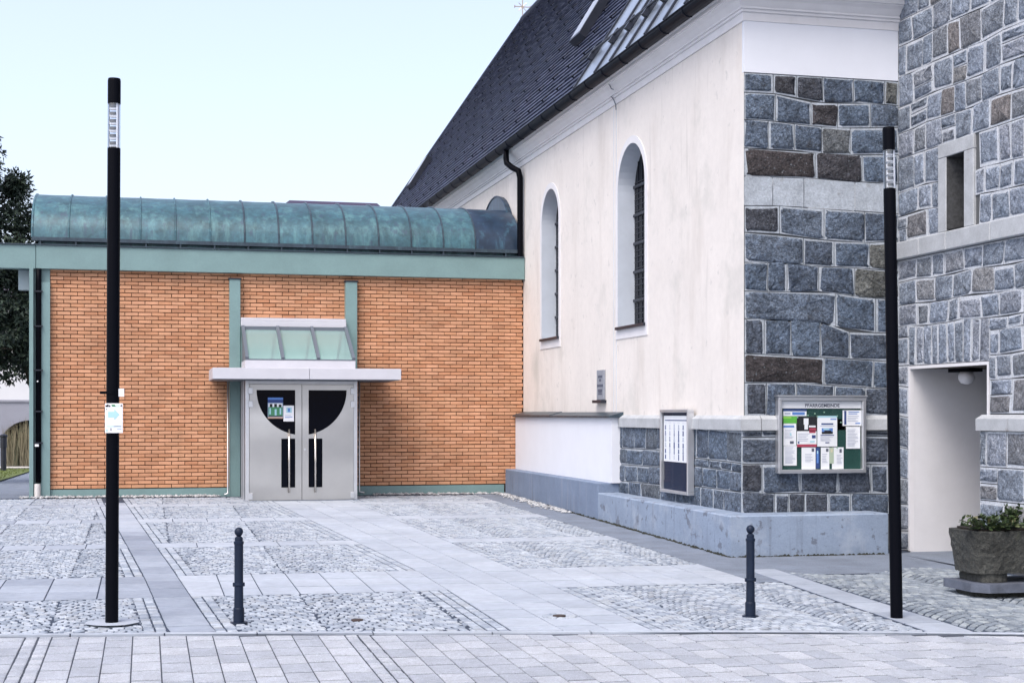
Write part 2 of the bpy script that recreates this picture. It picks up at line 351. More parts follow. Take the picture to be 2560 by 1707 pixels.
for P, dk in big:
    b = MB(); stone_top(b, P, shrink=.85, dome=.003, jz=.0015)
    c = P[0][0], P[0][1], gz(*P[0]); b.v = [(x - c[0], y - c[1], z - c[2]) for x, y, z in b.v]
    build('cobble', b, m_cobbler if dk else m_cobble, plaza, c)
stuff(build('cobbles', rest, m_cobble, plaza)); stuff(build('weathered_cobbles', restd, m_cobbler, plaza))

NSLAB = [0]
def slab(P, tone, parent=plaza, name='slab', m=m_slab, gap=.006, top=.0, jz=.0015, gy=2.6):
    cx = sum(p[0] for p in P) / 4; cy = sum(p[1] for p in P) / 4
    def ins(g): 
        o = []
        for p in P:
            dx, dy = p[0] - cx, p[1] - cy; o.append((p[0] - math.copysign(min(g, abs(dx)), dx), p[1] - math.copysign(min(g * gy, abs(dy)), dy)))
        return o
    b = MB(); b.t = tone; dz = J(jz); A, B, C = ins(gap), ins(gap), ins(gap + .003)
    c0 = gz(cx, cy)
    b.add([(x - cx, y - cy, gz(x, y) - c0 + top - .03) for x, y in A] + [(x - cx, y - cy, gz(x, y) - c0 + top - .003 + dz) for x, y in B] + [(x - cx, y - cy, gz(x, y) - c0 + top + dz) for x, y in C])
    for r in (0, 4):
        for i in range(4): j = (i + 1) % 4; b.face((r + i, r + j, r + 4 + j, r + 4 + i))
    b.face((8, 9, 10, 11)); NSLAB[0] += 1
    return build(name, b, m, parent, (cx, cy, c0))
# path of three slab columns
for (a, b_) in ((PL, PJ1), (PJ1, PJ2), (PJ2, PR)):
    y = 12.0 + J(.08)
    y1 = 27.95
    while y < y1:
        h = .49 + J(.02); ya, yb = y, min(y + h, y1)
        P = [(lerp_line(a, ya), ya), (lerp_line(b_, ya), ya), (lerp_line(b_, yb), yb), (lerp_line(a, yb), yb)]
        P = [(x, max(yy, kerb_y(x) + .09)) for x, yy in P]
        if P[2][1] - P[1][1] > .08 and P[3][1] - P[0][1] > .08: slab(P, .72 + J(.14))
        y += h
# landing slabs by the door
for i in range(6):
    x = 1.0 + i * .62; slab([(x, 27.97), (x + .62, 27.97), (x + .62, 28.42), (x, 28.42)], .68 + J(.1)) if x < 4.6 else None
# cross bands
for y0, y1, n in BANDS:
    for side in (0, 1, 2):
        x = {0: -3.6, 1: None, 2: None}[side]
        ym = (y0 + y1) / 2
        xa = {0: -4.4, 1: lerp_line(SR, ym), 2: lerp_line(PR, ym)}[side]; xb = {0: lerp_line(SL, ym), 1: lerp_line(PL, ym), 2: 6.45}[side]
        wd = (.47 if side == 0 else .37) if n == 3 else .5
        k = max(1, round((xb - xa) / wd)); stp = (xb - xa) / k; hh = (y1 - y0) / n
        for i in range(k):
            for r in range(n):
                ya, yb = y0 + r * hh, y0 + (r + 1) * hh
                P = [(xa + i * stp, ya), (xa + (i + 1) * stp, ya), (xa + (i + 1) * stp, yb), (xa + i * stp, yb)]
                def fx(x, yy, i_=i):
                    ln = {0: (None, SL), 1: (SR, PL), 2: (PR, None)}[side]
                    if abs(x - xa) < 1e-6 and ln[0]: return lerp_line(ln[0], yy)
                    if abs(x - xb) < 1e-6 and ln[1]: return lerp_line(ln[1], yy)
                    return x
                P = [(fx(x, yy), yy) for x, yy in P]
                slab(P, ((.42 + J(.1)) if n == 3 else .55 + J(.2)) if side == 0 else .78 + J(.14))
# the darker strip on the left and the strip by the tower
y = 12.5
while y < 27.5:
    h = .62 + J(.06); P = [(lerp_line(SL, y), max(y, kerb_y(.3) + .1)), (lerp_line(SR, y), max(y, kerb_y(.5) + .1)), (lerp_line(SR, y + h), y + h), (lerp_line(SL, y + h), y + h)]
    if P[2][1] > P[1][1] + .1: slab(P, .34 + J(.1) if y < 21.5 else .6 + J(.15))
    y += h
y = 11.4
while y < 15.7:
    h = .7 + J(.1); P = [(lerp_line(DL, y), max(y, kerb_y(6.6) + .1)), (lerp_line(DR, y), max(y, kerb_y(7) + .1)), (lerp_line(DR, y + h), y + h), (lerp_line(DL, y + h), y + h)]
    if P[2][1] > P[1][1] + .1: slab(P, .62 + J(.2))
    y += h
mb = MB()                                        # asphalt margin along the church
for (xa, xb, ya, yb) in ((6.45, 7.4, 16.0, 29.4), (7.4, 9.8, 15.55, 17.5), (6.45, 7.4, 15.0, 16.0)):
    for i in range(8):
        y0, y1 = ya + (yb - ya) * i / 8, ya + (yb - ya) * (i + 1) / 8
        mb.quad((xa, y0, gz(xa, y0) - .005), (xb, y0, gz(xb, y0) - .005), (xb, y1, gz(xb, y1) - .005), (xa, y1, gz(xa, y1) - .005))
apron = struct('pavement_apron', mb, m_asphalt)
# kerb stones
mb = MB(); mb.quad(*[(x, kerb_y(x) - .02, gz(x, 12) - .05) for x in (-13, -12.9, -12.8)]); kerb = struct('kerb', mb, m_slab)
x = -6.0
while x < 10:
    ln = .9 + J(.15); xa, xb = x, x + ln - .012
    b = MB(); b.t = .68 + J(.15); cx, cy = (xa + xb) / 2, kerb_y((xa + xb) / 2); c0 = gz(cx, cy)
    ring = []
    for (ox, dz) in ((0, -.06), (0, -.002), (.004, .002)):
        for xx, yy in ((xa + ox, .0 + ox), (xb - ox, .0 + ox), (xb - ox, .062 - ox), (xa + ox, .062 - ox)):
            Y = kerb_y(xx) + yy; ring.append((xx - cx, Y - cy, gz(xx, Y) - c0 + dz))
    b.add(ring)
    for r in (0, 4):
        for i in range(4): j = (i + 1) % 4; b.face((r + i, r + j, r + 4 + j, r + 4 + i))
    b.face((8, 9, 10, 11)); build('kerb_stone', b, m_slab, kerb, (cx, cy, c0)); x += ln
# street with staggered pavers
mb = MB()
cx_ = [-14, -10, -6, -3, -1, 1, 3, 5, 7, 9, 12]
for i in range(len(cx_) - 1):
    xa, xb = cx_[i], cx_[i + 1]
    for k in range(5):
        f0, f1 = k / 5, (k + 1) / 5
        P = [(xa, 4 + (kerb_y(xa) - 4) * f0), (xb, 4 + (kerb_y(xb) - 4) * f0), (xb, 4 + (kerb_y(xb) - 4) * f1), (xa, 4 + (kerb_y(xa) - 4) * f1)]
        mb.quad(*[(x, y, gz(x, y) - .0195) for x, y in P])
street = struct('street', mb, m_street)
sett_cols = (onG(100, 1620)[0], onG(955, 1620)[0])
x = -4.2; npv = 0; pm = MB()
while x < 9.5:
    sett = any(abs(x + .1 - s) < .108 for s in sett_cols)
    y = 6.6 + (J(.18))
    while y < 13.6:
        h = (.11 if sett else .36) + J(.012)
        ya, yb = y, y + h
        parts = [(x, x + .107), (x + .107, x + .215)] if sett else [(x, x + .215)]
        for xa, xb in parts:
            P = [(xa, ya), (xb, ya), (xb, yb), (xa, yb)]
            P = [(a, min(b, kerb_y(a) - .04)) for a, b in P]
            if P[2][1] - P[1][1] < .05: continue
            vis = in_view((xa + xb) / 2, P[2][1])
            if vis and not sett and npv < 300:
                slab(P, R.random(), street, 'paver', m_paver, .0045, -.012, .001, 3.6); npv += 1
            else: stone_top(pm, P, top=-.012, shrink=.975 if not sett else .86, dome=0)
        y += h
    x += .2155
stuff(build('outer_pavers', pm, m_paver, street))
print('slabs', NSLAB[0], 'pavers', npv, 'cobbles', len(COB))

# ------------------------------------------------------------------ masonry helper
def masonry(rows_cells, to3, n_out, mst, parent, inset=.022, rough=.02, joints=None, sides=16, tone=None, nm='stone', joined_below=None):
    """cells: list of 4-corner 2D quads (ccw from lower-left) -> one stone object each, plus pale pointing with a recessed dark groove"""
    pt = MB(); mass = MB()
    for cell in rows_cells:
        (a, b, c, d) = cell[:4]; tn = cell[4] if len(cell) > 4 else None
        def bl(s, t): 
            return ((a[0] * (1 - s) + b[0] * s) * (1 - t) + (d[0] * (1 - s) + c[0] * s) * t, (a[1] * (1 - s) + b[1] * s) * (1 - t) + (d[1] * (1 - s) + c[1] * s) * t)
        wdt = abs(b[0] - a[0]); hgt = abs(d[1] - a[1])
        if wdt < .05 or hgt < .05: continue
        if joints is not None:
            gx, gy = .006 / wdt, .006 / hgt
            q = [bl(gx, gy), bl(1 - gx, gy), bl(1 - gx, 1 - gy), bl(gx, 1 - gy)]
            pt.t = R.random()
            n = pt.add([to3(*p, -.02) for p in q] + [to3(*p, .004) for p in q])
            for i in range(4): j = (i + 1) % 4; pt.face((n + i, n + j, n + 4 + j, n + 4 + i))
            pt.face((n + 4, n + 5, n + 6, n + 7))
        ix, iy = min(.3, inset * R.uniform(.4, 1.7) / wdt), min(.3, inset * R.uniform(.4, 1.7) / hgt)
        sx, sy = J(.35) * ix, J(.35) * iy
        ctr = bl(.5, .5); o3 = to3(*ctr, 0)
        b_ = MB(); b_.t = R.random() if tn is None else tn; N = sides
        rings = []; jx = [J(.007) / wdt for _ in range(N)]; jy = [J(.007) / hgt for _ in range(N)]
        ph = [1 + J(.065) for _ in range(N)]
        for k, (sc_, hh) in enumerate(((1, .0), (.97, rough * .55), (.80, rough), (.4, rough * 1.15))):
            ring = []
            for i in range(N):
                t = 2 * math.pi * (i + .5) / N; ct, st = math.cos(t), math.sin(t); e = 2 / 15
                x = math.copysign(abs(ct) ** e, ct) * .5; y = math.copysign(abs(st) ** e, st) * .5
                kk = sc_ * (ph[i] if k < 3 else 1)
                p = bl(.5 + sx + x * (1 - 2 * ix) * min(kk, 1.03) + (jx[i] if k < 3 else 0), .5 + sy + y * (1 - 2 * iy) * min(kk, 1.03) + (jy[i] if k < 3 else 0))
                z = hh + (J(rough * .5) if k > 1 else 0) + .003
                w3 = to3(p[0], p[1], z); ring.append(tuple(w3[q] - o3[q] for q in range(3)))
            rings.append(ring)
        for r_ in rings: b_.add(r_)
        w3 = to3(*ctr, rough * 1.1 + J(rough * .4)); b_.add([tuple(w3[q] - o3[q] for q in range(3))])
        b_.smooth = True
        for k in range(3):
            for i in range(N): j = (i + 1) % N; b_.face((k * N + i, k * N + j, (k + 1) * N + j, (k + 1) * N + i))
        for i in range(N): b_.face((3 * N + i, 3 * N + (i + 1) % N, 4 * N))
        if joined_below is not None and ctr[0] < joined_below:      # far outside the photo's frame: one joined mass
            k0 = mass.add([tuple(p[q] + o3[q] for q in range(3)) for p in b_.v]); mass.f += [tuple(k0 + i for i in f_) for f_ in b_.f]; mass.r += b_.r; continue
        build(nm, b_, mst, parent, o3)
    if mass.f: mass.smooth = True; stuff(build('outer_stones', mass, mst, parent))
    if joints is not None: return stuff(build('pointing', pt, joints, parent))
def rows_from_px(lines, joints, conv):
    """lines: boundary polylines in photo pixels, joints[i]: joint u positions for the row between lines i and i+1"""
    def at(pl, u):
        if u <= pl[0][0]: return pl[0][1]
        for (u0, v0), (u1, v1) in zip(pl, pl[1:]):
            if u <= u1: return v0 + (v1 - v0) * (u - u0) / (u1 - u0)
        return pl[-1][1]
    out = []
    for i, js in enumerate(joints):
        js = [(j if isinstance(j, tuple) else (j, None)) for j in js]
        for (u0, _), (u1, tn) in zip(js, js[1:]):
            q = [conv(u0, at(lines[i + 1], u0)), conv(u1, at(lines[i + 1], u1)), conv(u1, at(lines[i], u1)), conv(u0, at(lines[i], u0))]
            out.append((*q, tn))
    return out

# ------------------------------------------------------------------ church
XC, YC = 7.54, 17.94                             # corner of the plastered walls
church = thing('church', 'cream plastered church nave with steep dark tiled roof and arched windows', 'church', (XC, YC, 0))
WZ0, WZ1 = 1.70, 7.0
wins = [(21.85, 23.20, 3.19, 6.12), (26.80, 28.02, 3.23, 6.11)]     # y0, y1, sill, crown
def wall_side(mb, X, z0, z1, ya, yb):
    y = ya
    for (a, b, s, cr) in wins:
        mb.quad((X, y, z0), (X, y, z1), (X, a, z1), (X, a, z0)); r = (b - a) / 2; n = 14
        mb.quad((X, a, z0), (X, a, s), (X, b, s), (X, b, z0))
        arc = [(a + r - r * math.cos(math.pi * i / n), cr - r + r * math.sin(math.pi * i / n)) for i in range(n + 1)]
        for (p, q) in zip(arc, arc[1:]): mb.quad((X, p[0], p[1]), (X, p[0], z1), (X, q[0], z1), (X, q[0], q[1]))
        y = b
    mb.quad((X, y, z0), (X, y, z1), (X, yb, z1), (X, yb, z0))
mb = MB(); wall_side(mb, XC, WZ0, WZ1, YC, 50.3)
build('wall', mb, m_plaster, church)
mb = MB(); mb.box(XC - .003, 9.74, YC - .011, YC + .05, onY(1858.7, 180.5, YC)[1], 7.4); build('frieze', mb, m_white, church)   # white plastered frieze above the stone front
mb = MB()                                        # hidden rest of the shell
mb.quad((XC + .3, 50.3, 0), (16, 50.3, 0), (16, 50.3, 7.3), (XC + .3, 50.3, 7.3)); mb.quad((16, YC, 0), (16, 50.3, 0), (16, 50.3, 7.3), (16, YC, 7.3))
mb.quad((XC + .32, YC + .02, 0), (XC + .32, 50.3, 0), (XC + .32, 50.3, 1.6), (XC + .32, YC + .02, 1.6))
mb.quad((XC - .003, 24.4, 0), (XC - .003, 50.3, 0), (XC - .003, 50.3, WZ0 + .01), (XC - .003, 24.4, WZ0 + .01))
build('rear_wall', mb, m_white, church)
mb = MB(); mb.box(XC + .42, 15.9, YC + .1, 50.2, .05, 7.2); build('dark_interior', mb, m_dark, church)
for wi, (a, b, s, cr) in enumerate(wins):        # arched windows: trim, deep reveal, leaded glass, sill
    wn = put('arched_window', None, church, (XC, (a + b) / 2, s)); wn['_w'] = 1; wn['_o'] = [XC, (a + b) / 2, s]
    wn['label'] = 'tall arched window nearer the stone corner' if wi == 0 else 'narrow arched window nearer the brick annexe'
    r = (b - a) / 2; n = 20; tw = .115
    def outl(e, bot):
        rr = r + e
        return [(a - e, bot)] + [(a + r - rr * math.cos(math.pi * i / n), cr - r + rr * math.sin(math.pi * i / n)) for i in range(n + 1)] + [(b + e, bot)]
    inn, out = outl(0, s), outl(tw, s - .17)
    mb = MB()
    for i in range(len(inn) - 1):
        mb.quad(*[(XC - .014, *p) for p in (inn[i], inn[i + 1], out[i + 1], out[i])])
        mb.quad(*[(x, *p) for x, p in ((XC - .014, out[i]), (XC - .014, out[i + 1]), (XC + .01, out[i + 1]), (XC + .01, out[i]))])
    mb.quad((XC - .014, *inn[0]), (XC - .014, *out[0]), (XC - .014, *out[-1]), (XC - .014, *inn[-1]))
    mb.quad((XC - .014, *out[0]), (XC + .01, *out[0]), (XC + .01, *out[-1]), (XC - .014, *out[-1]))
    build('trim', mb, m_trim, wn)
    mb = MB(); dp = .30; red = .0
    for i in range(len(inn) - 1): mb.quad((XC - .014, *inn[i]), (XC + dp, *inn[i]), (XC + dp, *inn[i + 1]), (XC - .014, *inn[i + 1]))
    mb.quad((XC - .014, a, s), (XC + dp, a, s), (XC + dp, b, s), (XC - .014, b, s)); build('reveal', mb, m_reveal, wn)
    mb = MB(); k = len(inn); mb.add([(XC + dp - .02, *p) for p in inn]); mb.face(tuple(range(k))); build('pane', mb, m_glassdk, wn)
    mb = MB(); X = XC + dp - .035
    for i in range(1, 6): z = s + (cr - s) * i / 6.3; mb.box(X - .02, X, a + .02, b - .02, z - .022, z + .022)
    for i in range(1, 7): y = a + (b - a) * i / 7; mb.box(X + .004, X + .012, y - .006, y + .006, s, cr - r * .25)
    for i in range(26):
        z = s + .06 + (cr - s - .5) * i / 26; mb.box(X + .004, X + .011, a + .02, b - .02, z - .005, z + .005)
    build('glazing_bars', mb, m_darkmetal, wn)
    mb = MB(); mb.box(XC - .06, XC + .05, a - .04, b + .02, s - .02, s + .025); build('sill', mb, m_darkmetal, wn)
# expansion joint and crack
for y in (onX(1535, 700, XC)[0], onX(1541, 700, XC)[0]):
    mb = MB(); mb.box(XC - .006, XC + .004, y - .006, y + .006, 1.82, 6.88); build('joint_strip', mb, m_reveal, church)
mb = MB(); pts = [(1514, 200), (1519, 207), (1524, 213), (1528, 222), (1533, 224)]
def crackseg(p, q, off):
    a = onX(*p, XC - off); b = onX(*q, XC - off); mb.tube([(XC - off, *a), (XC - off, *b)], .009, 5)
for p, q in zip(pts, pts[1:]): crackseg(p, q, .17)
build('crack', mb, m_bars, church); mb = MB()
for p, q in zip([(1524, 240), (1531, 245), (1535, 252), (1539, 262)], [(1531, 245), (1535, 252), (1539, 262), (1540, 275)]): crackseg(p, q, .06)
build('crack', mb, m_bars, church)
# cornice swept round the corner
prof = [(.0, 6.90), (.02, 6.90), (.02, 7.005), (.045, 7.012), (.045, 7.045), (.07, 7.05), (.07, 7.075), (.09, 7.10), (.125, 7.15), (.17, 7.185), (.175, 7.20), (.20, 7.205), (.20, 7.255), (.215, 7.26), (.25, 7.30), (.265, 7.34), (.27, 7.42), (.0, 7.43)]
mb = MB(); n = len(prof)
for (ex, ey) in ((None, 50.3), (0, 0), (9.76, None)):
    for o, z in prof:
        if ey == 50.3: mb.v.append((XC - o, 50.3, z))
        elif ex == 0: mb.v.append((XC - o, YC - o, z))
        else: mb.v.append((9.76, YC - o, z))
for k in range(2):
    for i in range(n - 1): mb.face((k * n + i, k * n + i + 1, (k + 1) * n + i + 1, (k + 1) * n + i))
build('cornice', mb, m_trim, church)
# stone front (facing the square)
def cv7(x, y): return 1840 + x * .2551, 160 + y * .2551
def cv8(x, y): return 1840 + x * .2933, 540 + y * .2933
def cv3(x, y): return 1700 + x * .2679, 1000 + y * .2679
fl = [[cv7(*p) for p in l] for l in (
    [(80, 85), (1600, 175)], [(80, 280), (350, 290), (560, 325), (720, 375), (1000, 388), (1300, 385), (1600, 415)],
    [(80, 545), (350, 560), (730, 610), (1000, 632), (1600, 625)], [(80, 825), (700, 855), (860, 890), (1200, 895), (1600, 890)],
    [(80, 1100), (700, 1120), (1000, 1145), (1600, 1180)], [(80, 1390), (450, 1390), (850, 1420), (1440, 1460), (1600, 1470)])]
fl += [[cv8(*p) for p in l] for l in (
    [(75, 140), (350, 150), (560, 185), (830, 215), (1050, 232), (1390, 215)], [(75, 395), (450, 390), (560, 425), (1000, 440), (1390, 475)],
    [(75, 640), (400, 650), (800, 642), (1000, 690), (1390, 712)], [(75, 875), (500, 880), (820, 900), (880, 985), (1390, 1002)],
    [(75, 1170), (500, 1195), (950, 1215), (1390, 1245)], [(75, 1420), (500, 1420), (800, 1440), (1390, 1480)], [(75, 1705), (1400, 1705)])]
def j7(*xs): return [(cv7(x if not isinstance(x, tuple) else x[0], 0)[0], None if not isinstance(x, tuple) else x[1]) for x in xs]
def j8(*xs): return [(cv8(x if not isinstance(x, tuple) else x[0], 0)[0], None if not isinstance(x, tuple) else x[1]) for x in xs]
fj = [j7(78, (365, .5), (590, .06), (850, .1), (1150, .3), (1455, .4), (1592, .9)), j7(78, (385, .5), (735, .35), (995, .02), (1315, .45), (1592, .55)),
      j7(78, (315, .5), (570, .52), (840, .33), (1118, .82), (1592, .45)), j7(78, (775, 0), (1235, .04), (1592, .45)),
      j7(78, (360, .5), (665, .5), (1165, .5), (1592, .5)),
      j8(72, (370, .1), (750, .6), (1095, .5), (1390, .3)), j8(72, (575, .55), (835, .25), (1140, .4), (1390, .9)), j8(72, (268, .4), (435, .35), (705, .28), (1010, .3), (1390, .93)),
      j8(72, (850, .55), (1190, .4), (1390, .45)), j8(72, (240, .2), (470, .35), (720, .45), (965, .3), (1390, .25)), j8(72, (750, 0), (1175, .35), (1390, .4)),
      j8(72, (260, .15), (515, .3), (840, .3), (1100, .35), (1390, .2))]
cells = rows_from_px(fl, fj, lambda u, v: onY(u, v, YC))
front3 = lambda a, b, z: (a, YC - z, b)
stone_rows = [c for i, c in enumerate(cells)]
band_cells = []; other = []
zb0, zb1 = onY(2000, 455, YC)[1], onY(2000, 525, YC)[1]
for c in cells:
    zc = (c[0][1] + c[2][1]) / 2
    (band_cells if zb1 < zc < zb0 else other).append(c)
mb = MB(); mb.quad((XC + .004, YC + .012, 0), (9.9, YC + .012, 0), (9.9, YC + .012, 6.14), (XC + .004, YC + .012, 6.14)); build('masonry_backing', mb, m_groove, church)
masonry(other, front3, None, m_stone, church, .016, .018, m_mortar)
masonry(band_cells, front3, None, m_smooth, church, .004, .0001, m_mortar, nm='band_stone')
# stone base: front and side
BX, BY = XC - .02, YC - .02
bl_ = [[cv3(*p) for p in l] for l in ([(560, 282), (2150, 285)], [(560, 345), (900, 345), (1500, 330), (2150, 340)], [(560, 595), (900, 592), (2150, 600)], [(560, 850), (760, 870), (1300, 865), (2150, 880)], [(560, 1075), (2150, 1060)])]
def j3(*xs): return [(cv3(x if not isinstance(x, tuple) else x[0], 0)[0], None if not isinstance(x, tuple) else x[1]) for x in xs]
bj = [j3(573, (760, .2), (915, .3), (1300, .3), (1700, .3), (2160, .2)), j3(573, (915, .22), (1300, .3), (1700, .25), (1945, .2), (2160, .3)), j3(573, (765, .1), (1120, .3), (1475, .2), (1780, .18), (1945, .25), (2160, .3)), j3(573, (880, .2), (1015, .2), (1160, .15), (1390, .15), (1590, .3), (1950, .3), (2160, .3))]
base = rows_from_px(bl_, bj, lambda u, v: onY(u, v, BY)); base3 = lambda a, b, z: (a, BY - z, b)
mb = MB(); mb.quad((BX + .006, BY + .012, 0), (9.9, BY + .012, 0), (9.9, BY + .012, 1.62), (BX + .006, BY + .012, 1.62)); mb.quad((BX + .012, BY + .006, 0), (BX + .012, BY + .006, 1.62), (BX + .012, 26, 1.62), (BX + .012, 26, 0)); build('masonry_backing', mb, m_groove, church)
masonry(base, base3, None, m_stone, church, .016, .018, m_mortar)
def cv5(x, y): return 1200 + x * .3507, 900 + y * .3507
sl = [[cv5(*p) for p in l] for l in ([(900, 460), (1280, 472), (1870, 500)], [(900, 620), (1280, 640), (1480, 690), (1870, 735)], [(900, 735), (1280, 762), (1480, 745), (1870, 800)], [(900, 850), (1280, 885), (1480, 890), (1870, 940)], [(900, 930), (1280, 1000), (1480, 1030), (1870, 1110)])]
def j5(*xs): return [cv5(x, 0)[0] for x in xs]
sj = [j5(940, 1020, 1105, 1185, 1265, 1370, 1470, 1545, 1630, 1765, 1868), j5(940, 1050, 1160, 1270, 1380, 1480, 1540, 1640, 1720, 1800, 1868), j5(940, 1035, 1125, 1205, 1290, 1390, 1500, 1590, 1690, 1785, 1868), j5(940, 1060, 1150, 1290, 1400, 1500, 1575, 1665, 1745, 1868)]
side = rows_from_px(sl, sj, lambda u, v: onX(u, v, BX))
side = [((c[1], c[0], c[3], c[2], .3 + R.random() * .5)) for c in side]; side3 = lambda a, b, z: (BX - z, a, b)
side = [(c[0], c[1], c[2], c[3], c[4]) for c in side]
masonry(side, side3, None, m_stone, church, .015, .016, m_mortar)
# string course stones with a chamfered top
def string_stone(ax, a0, a1, parent, z0, z1, out, plane, corner=None):
    b = MB(); b.t = .5; g = .005; ch = .05
    prof_ = [(0, z0), (out, z0), (out, z1 - ch), (.01, z1), (0, z1)]
    def P(a, o, z): return (a, plane - o, z) if ax == 'x' else (plane - o, a, z)
    m0 = [P(a0 + g - (corner or 0) * 0, o, z) for o, z in prof_]; m1 = [P(a1 - g, o, z) for o, z in prof_]
    n_ = len(prof_); b.add(m0 + m1)
    for i in range(n_): j = (i + 1) % n_; b.face((i, j, n_ + j, n_ + i))
    b.face(tuple(range(n_))); b.face(tuple(reversed(range(n_, 2 * n_))))
    build('string_course_stone', b, m_smooth, parent)
SZ0, SZ1 = 1.585, 1.78
fx = [XC + .001] + [onY(u, 1050, YC)[0] for u in (1898, 2020, 2140)] + [9.74]
b = MB(); o_ = .075; c_ = fx[1] - .005; cs = 18.9
pr = [(.0, SZ0), (o_, SZ0), (o_, SZ1 - .05), (.012, SZ1), (0, SZ1)]
for (kx, ky) in (('y', cs), ('c', 0), ('x', c_)):
    for o, z in pr: b.v.append((XC - o, cs, z) if kx == 'y' else (XC - o, YC - o, z) if kx == 'c' else (c_, YC - o, z))
for k in range(2):
    for i in range(5): j = (i + 1) % 5; b.face((k * 5 + i, k * 5 + j, (k + 1) * 5 + j, (k + 1) * 5 + i))
b.face((0, 1, 2, 3, 4)); b.face((14, 13, 12, 11, 10)); b.t = .5; build('string_course_stone', b, m_smooth, church)
for a0, a1 in zip(fx[1:], fx[2:]): string_stone('x', a0, a1, church, SZ0, SZ1, .075, YC)
sy = [18.9] + [onX(u, 1050, XC)[0] for u in (1759, 1690, 1606, 1556)] + [24.0]
for a0, a1 in zip(sy, sy[1:]): string_stone('y', a0, a1, church, SZ0, SZ1, .075, XC)

# roof
EX, EZ, RX, RZ = 7.24, 7.40, 11.8, 14.5
RY0, RY1, EY1 = 15.5, 46.3, 50.0
sl_len = math.hypot(RX - EX, RZ - EZ); ux, uz = (RX - EX) / sl_len, (RZ - EZ) / sl_len; nx, nz = -uz, ux
def rp(s, y, h=0): return (EX + ux * s + nx * h, y, EZ + uz * s + nz * h)
def onRoof(u, v):
    r = ray(u, v); k = nx * EX + nz * EZ; t = (k - nz * H) / (nx * r[0] + nz * r[2])
    return ((t * r[0] - EX) * ux + (H + t * r[2] - EZ) * uz, t * r[1])     # s, y
mb = MB(); E2 = 2 * RX - EX
mb.quad((EX, 17.5, EZ), (EX, EY1, EZ), (RX, RY1, RZ), (RX, 17.5, RZ)); mb.quad((E2, 17.5, EZ), (RX, 17.5, RZ), (RX, RY1, RZ), (E2, EY1, EZ)); mb.quad((EX, EY1, EZ), (E2, EY1, EZ), (RX, RY1, RZ))
mb.quad((EX, 17.5, EZ), (RX, 17.5, RZ), (E2, 17.5, EZ)); mb.quad((EX, 17.5, EZ - .01), (E2, 17.5, EZ - .01), (E2, EY1, EZ - .01), (EX, EY1, EZ - .01))
roof = build('roof', mb, m_darkmetal, church)
roof['label'] = 'steep roof of dark blue grey tiles'
def tile(mb, s, y, wd, ex=.165):
    mb.t = R.random(); h0, h1 = .012, .052; dy = J(.003); dh = J(.006)
    P = [rp(s - .03 + dy, y + .003, h1 + dh), rp(s - .03 + dy, y + wd - .003, h1 + dh), rp(s + ex + .03, y + wd - .003, h0), rp(s + ex + .03, y + .003, h0)]
    Q = [rp(s - .03 + dy, y + .003, h1 - .034 + dh), rp(s - .03 + dy, y + wd - .003, h1 - .034 + dh)]
    n = mb.add(P + Q); mb.face((n, n + 1, n + 2, n + 3)); mb.face((n, n + 4, n + 5, n + 1)); mb.face((n, n + 3, n + 4)); mb.face((n + 1, n + 5, n + 2))
TY0 = 24.85; tiles = []
nr = int(sl_len / .165)
for r_ in range(nr):
    s = .02 + r_ * .165; ymax = EY1 - (EY1 - RY1) * s / sl_len
    y = TY0 + (.1 if r_ % 2 else 0)
    if s > 5.5 and y < 30: y0_ = y
    while y < ymax:
        tiles.append((s, y)); y += .2
def visible_roof(s, y):
    p = rp(s, y); d = p[0] * SN + p[1] * CS; v = V0 - FPX * (p[2] - H) / d; return v > -10
vis = sorted([t for t in tiles if visible_roof(*t)], key=lambda t: t[1] + .3 * t[0])
ind = set(vis[:300]); mass = MB()
for s, y in tiles:
    if (s, y) in ind:
        b = MB(); tile(b, s, y, .2); o = rp(s, y); b.v = [(p[0] - o[0], p[1] - o[1], p[2] - o[2]) for p in b.v]; build('roof_tile', b, m_tile, roof, o).matrix_parent_inverse = Matrix.Translation(church['_o']).inverted() if False else Matrix()
    else: tile(mass, s, y, .2)
stuff(build('roof_tiles', mass, m_tile, roof))
hk = MB()
pA = rp(0, 0, .05)
hk.tube([(0, 0, 0), (nx * .055 - ux * .01, 0, nz * .055 - uz * .01)], .012, 5); hk.tube([(nx * .055 - ux * .01, 0, nz * .055 - uz * .01), (ux * .14, 0, uz * .14)], .011, 5); hk.box(-.01 + nx * .03, .01 + nx * .03, -.03, .03, nz * .03, nz * .03 + .03)
hkm = hk.mesh('snow_hook', m_gutter); k = 0
for i, s in enumerate([x * .66 + .45 for x in range(12)]):
    y = TY0 + .6 + (i % 2) * .5
    while y < EY1 - .6 - (EY1 - RY1) * s / sl_len:
        if visible_roof(s, y) and k < 290: put('snow_hook', hkm, roof, rp(s, y, .05)); k += 1
        y += 1.05
